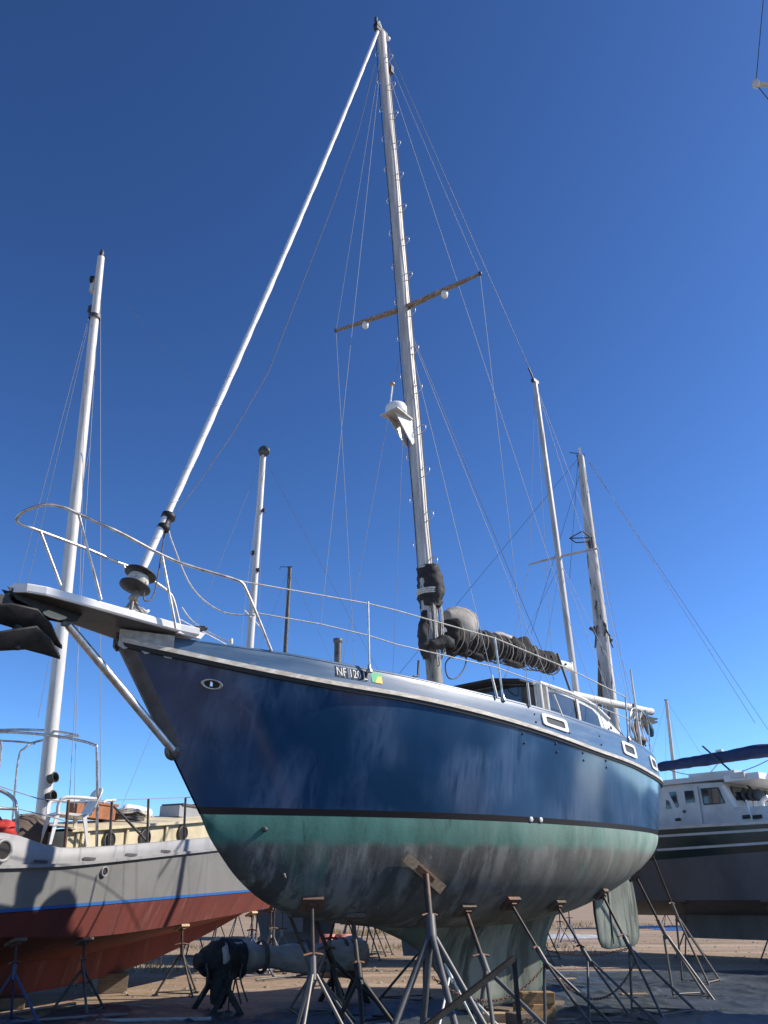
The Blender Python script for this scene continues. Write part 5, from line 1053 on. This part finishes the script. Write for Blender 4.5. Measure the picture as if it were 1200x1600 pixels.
# ================================================================ other yachts standing behind
def yacht(x, y, yaw, L_, Bm, fb, label, hull='white_paint', bot='blue_tarp', zw=1.7, lean=0., mast=None, group='yachts laid up behind the ketch', mm='mast_alloy', st=True, short='yacht'):
    """mast: list of (s, radius bottom, radius top, world top point)"""
    F = Frame((x, y, -EYE+zw), yaw, lean, base=(L_*.45, 0, -zw+.1)); lf = F.l; r = thing('laid_up_yacht', label, 'sailboat', F.M, group)
    hb = tab([(-.08*L_, .02), (0, .18*Bm), (.15*L_, .33*Bm), (.35*L_, .47*Bm), (.55*L_, .5*Bm), (.8*L_, .44*Bm), (L_, .3*Bm)])
    ss = [-.08*L_+1.08*L_*i/26 for i in range(27)]
    sh = [(s, hb(s), fb*(1+.25*(1-s/L_)**2)) for s in ss]; wl_ = [(max(s, .02*L_*(s+.1)), hb(s)*.9, 0) for s in ss]; wl_ = [(max(s, .0)+.0, hb(s)*(.88 if s > 0 else .2), 0) for s in ss]
    bg1 = [(p[0], p[1]*.72, -.38*math.sin(math.pi*min(1, max(0, (p[0]+.02*L_)/L_)))) for p in wl_]; bt = [(p[0], 0.0, -.62*math.sin(math.pi*min(1, max(0, (p[0]+.02*L_)/L_)))) for p in wl_]
    strip('topsides', [sh, wl_], M[hull], r, lf, 3); strip('bottom', [wl_, bg1, bt], M[bot], r, lf, 2); strip('cap_rail', [dn(sh, .03, .0), dn(sh, .0, .025), dn(sh, -.04, .0), dn(sh, -.04, -.05)], M['rail_wood'], r, lf, smooth=False)
    mb = MB(); c3 = [sh, wl_, bg1, bt]; mb.grid([[lf(c[-1][0], c[-1][1], c[-1][2]) for c in c3], [lf(c[-1][0], -c[-1][1], c[-1][2]) for c in c3]], False); mb.build('transom', M[hull], r)
    mb = MB(); mb.grid([[lf(s, b*c, z+.04*(1-c*c)) for c in (-.98, 0, .98)] for s, b, z in sh]); mb.build('deck', M['dirty_white'], r)
    MB().prism([lf(.38*L_, .06, -.5), lf(.62*L_, .06, -.5), lf(.6*L_, .06, -zw+.1), lf(.42*L_, .06, -zw+.1)], (0, .12, 0)).build('keel', M[bot], r)
    MB().prism([lf(.88*L_, .03, -.1), lf(.97*L_, .03, .1), lf(.96*L_, .03, -zw*.7), lf(.88*L_, .03, -zw*.7)], (0, .06, 0)).build('rudder', M[bot], r)
    cbn = MB(); cbn.prism([lf(.28*L_, .28*Bm, fb), lf(.33*L_, .26*Bm, fb+.42), lf(.68*L_, .28*Bm, fb+.42), lf(.7*L_, .3*Bm, fb)], (0, .56*Bm, 0)); cbn = cbn.build('cabin', M['cabin_white'], r)
    for k in range(3):
        for sd_ in (1, -1): MB().add([lf(.38*L_+k*.1*L_+a, sd_*(.283*Bm+.01), fb+.22+b) for a, b in rounded(0, 0, .06*L_, .16, .05)], [tuple(range(24))]).build('cabin_window', M['smoked_glass'], cbn)
    Mi = F.M.inverted()
    for (s, r0, r1, top) in (mast or []):
        tp = Mi @ Vector(top); b0 = Vector(lf(s, 0, fb)); mo = MB().tube([b0, b0.lerp(tp, .5), tp], [r0, r0*.95, r1], 14, squash=.85).build('mast', M[mm], r)
        MB().box(tp, (.24, .06, .07)).build('masthead', M['dark_wire'], mo)
        c = b0.lerp(tp, .52); e = []
        for sd_ in (1, -1): q = c+Vector((0, sd_*.85, 0)); MB().tube([c, q], .022, 6).build('spreader', M[mm], mo); MB().tube([tp, q, Vector(lf(s+.1, -sd_*hb(s)*.95, fb))], .005, 5, False).build('shroud', M['wire'], mo)
        MB().tube([tp, lf(-.06*L_, 0, fb*1.3)], .006, 5, False).build('forestay', M['wire'], mo); MB().tube([tp, lf(L_*.98, 0, fb)], .006, 5, False).build('backstay', M['dark_wire'], mo)
        MB().tube([b0+Vector((.1, 0, .9)), b0+Vector((.36*L_, 0, .95))], .06, 8).build('boom', M[mm], mo); cloth_tube([b0+Vector((.2, 0, 1.05)), b0+Vector((.18*L_, 0, 1.04)), b0+Vector((.33*L_, 0, 1.02))], lambda t: .15-.06*t, 12, .2, 2., M['navy_canvas'], 'sail_cover', mo)
    if st:
        for s in (.25, .72):
            for sd_ in (1, -1):
                T = F.W(s*L_, sd_*hb(s*L_)*.66, -.36); stand(T, (T.x+F.n[0]*.25*sd_, T.y+F.n[1]*.25*sd_), 'stand under the %s %s of the %s' % ('near' if sd_ > 0 else 'far', 'bow' if s < .5 else 'stern', short), 'stands of the yachts behind', nrm=(-F.n[0]*.4*sd_, -F.n[1]*.4*sd_, .9), spread=.4)
    return F, r
def far(px, py, Y): d = ray(px, py)*(Y/ray(px, py)[1]); return (d[0], d[1], d[2]+EYE)
# mast with the round reflector
t_ = far(411, 712, 25.5); F4, y4 = yacht(t_[0]-3.2, t_[1]+.6, -8, 10, 3.1, 1.1, 'laid up yacht whose stout pale mast carries a round disc on top', bot='grey_bottom', zw=2.1, mast=[(3.2, .13, .11, t_)], mm='mast_white', short='disc topped yacht')
tl_ = F4.M.inverted() @ Vector(t_); MB().lathe([(.001, -.01), (.21, -.01), (.21, .01), (.001, .01)], tl_+Vector((.06, -.1, .12)), (.1, -1, -.25), 24).build('reflector_disc', M['steel_grey'], y4)
for f_, dx, sz_ in ((.86, .16, .1), (.76, -.12, .12), (.72, .1, .1)): MB().box(Vector((tl_.x, 0, 0)).lerp(tl_, f_)+Vector((dx, -.06, 0)), (sz_, sz_*.8, sz_*1.2)).build('mast_lamp', M['dark_wire'], y4)
MB().tube([(m2(.955)*0+F4.M.inverted() @ (F2.M @ m2(.9))), tl_-Vector((0, 0, .25))], .004, 4, False).build('stay', M['dark_wire'], y4) if False else None
t_ = far(453, 886, 38); F5, y5 = yacht(t_[0]-3.6, t_[1]+.8, -12, 10, 3.1, 1.1, 'laid up yacht with a slim dark mast and wind vane', hull='grey_hull', bot='grey_bottom', zw=2.1, mast=[(3.6, .11, .1, t_)], mm='steel_grey', short='yacht with the slim dark mast')
tl_ = F5.M.inverted() @ Vector(t_); MB().tube([tl_, tl_+Vector((-.5, 0, .06)), tl_+Vector((-.52, 0, -.1))], .02, 5).build('wind_vane', M['dark_wire'], y5)
# schooner with the peeling mast
t_ = far(907, 712, 22.5); b_ = far(955, 1112, 22.5)
F6, y6 = yacht(b_[0]+.1, b_[1]-.02, 165, 10, 3.0, 1.25, 'laid up yacht with a thick peeling white wooden mast', hull='grey_hull', bot='grey_bottom', zw=2.1, mast=[(.12, .2, .1, t_)], mm='mast_peel', st=True, short='yacht with the peeling mast')
I6 = F6.M.inverted(); tl_ = I6 @ Vector(t_); W6 = lambda px, py, Y=22.5: I6 @ Vector(far(px, py, Y))
MB().tube([W6(938, 975), W6(937, 1110)], .06, 8).build('gaff_spar', M['plank_old'], y6)
cr = MB(); cr.tube([W6(921, 981), W6(957, 1001)], .05, 6); cr.build('crosstree', M['plank_old'], y6)
for a_, b_2 in (((890, 841), (910, 830)), ((910, 830), (926, 843)), ((890, 841), (900, 848)), ((900, 848), (926, 846)), ((890, 841), (926, 840))): MB().tube([W6(*a_, 22.2), W6(*b_2, 22.2)], .018, 5).build('radar_frame', M['dark_wire'], y6)
MB().tube([W6(890, 707), W6(906, 709)], .015, 5).build('wind_vane', M['dark_wire'], y6); MB().box(tl_+Vector((.0, 0, .15)), (.08, .08, .25)).build('masthead_lamp', M['antenna_white'], y6)
for k in range(12):
    a_ = W6(930+k*.9+random.uniform(-3, 3), 968+random.uniform(-15, 12)); MB().tube(smooth_curve([a_, a_+Vector((random.uniform(-.2, .2), random.uniform(-.2, .2), -.3)), a_+Vector((random.uniform(-.25, .25), random.uniform(-.2, .2), -.75))], 4), .022, 5).build('rope_tangle', M['rope_dark'], y6)
for a_, b_2, Yb in (((920, 722), (1200, 1140), 24), ((922, 722), (1180, 1130), 22), ((912, 720), (830, 990), 22.5), ((903, 720), (890, 905), 22.5)): MB().tube([W6(*a_), W6(*b_2, Yb)], .006, 5, False).build('stay', M['dark_wire'], y6)
# far slim mast behind the motorsailer
t_ = far(1041, 1094, 46); F7, y7 = yacht(t_[0]-2.5, t_[1]+2, 20, 10, 3.1, 1.1, 'laid up yacht far behind the motorsailer with a slim white mast', mast=[(3.4, .11, .09, t_)], mm='mast_white', short='yacht with the slim white mast')
# neighbour alongside, mostly out of the picture: spreader and shroud reach in
t_ = far(1181, 131, 8.6); F8 = None
F8, y8 = yacht(7.4, 12.9, -88, 10.5, 3.1, 1.35, 'neighbouring yacht whose spreader tip and shroud reach into the sky', hull='white_paint', zw=1.9, mast=None, group=None, short='neighbouring yacht')
I8 = F8.M.inverted(); tp = I8 @ Vector(t_); sm8 = tp.x; mz = lambda z: Vector((sm8, 0, z)); zz = tp.z
m8 = MB().tube([Vector(F8.l(sm8+F8.base[0], 0, 1.35)), mz(zz+7.0)], [.11, .09], 14).build('mast', M['mast_alloy'], y8)
for sd_ in (1, -1):
    e = Vector((tp.x, tp.y*sd_, zz)); MB().tube([mz(zz-.1), e], [.05, .04], 8).build('spreader', M['cabin_white'], m8); MB().ball(e, .06, 1, 1, 1.6, seg=10, rings=6).build('spreader_boot', M['cabin_white'], m8)
    MB().tube([mz(zz+6.9), e, Vector(F8.l(sm8+F8.base[0]+.1, -sd_*1.5, 1.4))], .007, 6, False).build('shroud', M['dark_wire'], m8)
# far stands standing about on the dirt
for k, (px, py, Y) in enumerate(((440, 1470, 24), (452, 1468, 26), (415, 1470, 28), (875, 1440, 30), (890, 1440, 33), (425, 1500, 20), (398, 1500, 21))):
    p = far(px, py, Y); stand((p[0], p[1], 1.15+.1*(k % 3)), (p[0], p[1]), 'spare %s stand left standing on the far dirt %s' % (('pale', 'blue', 'grey')[k % 3], 'between the ketch and its rudder' if px > 800 else ('behind the wrapped spar' if py > 1490 else 'past the bow of the grey boat')), 'spare stands on the dirt', m=('galvanised', 'blue_steel', 'steel_grey')[k % 3], spread=.4, rot=k*.7, padsz=(.2, .2, .03))
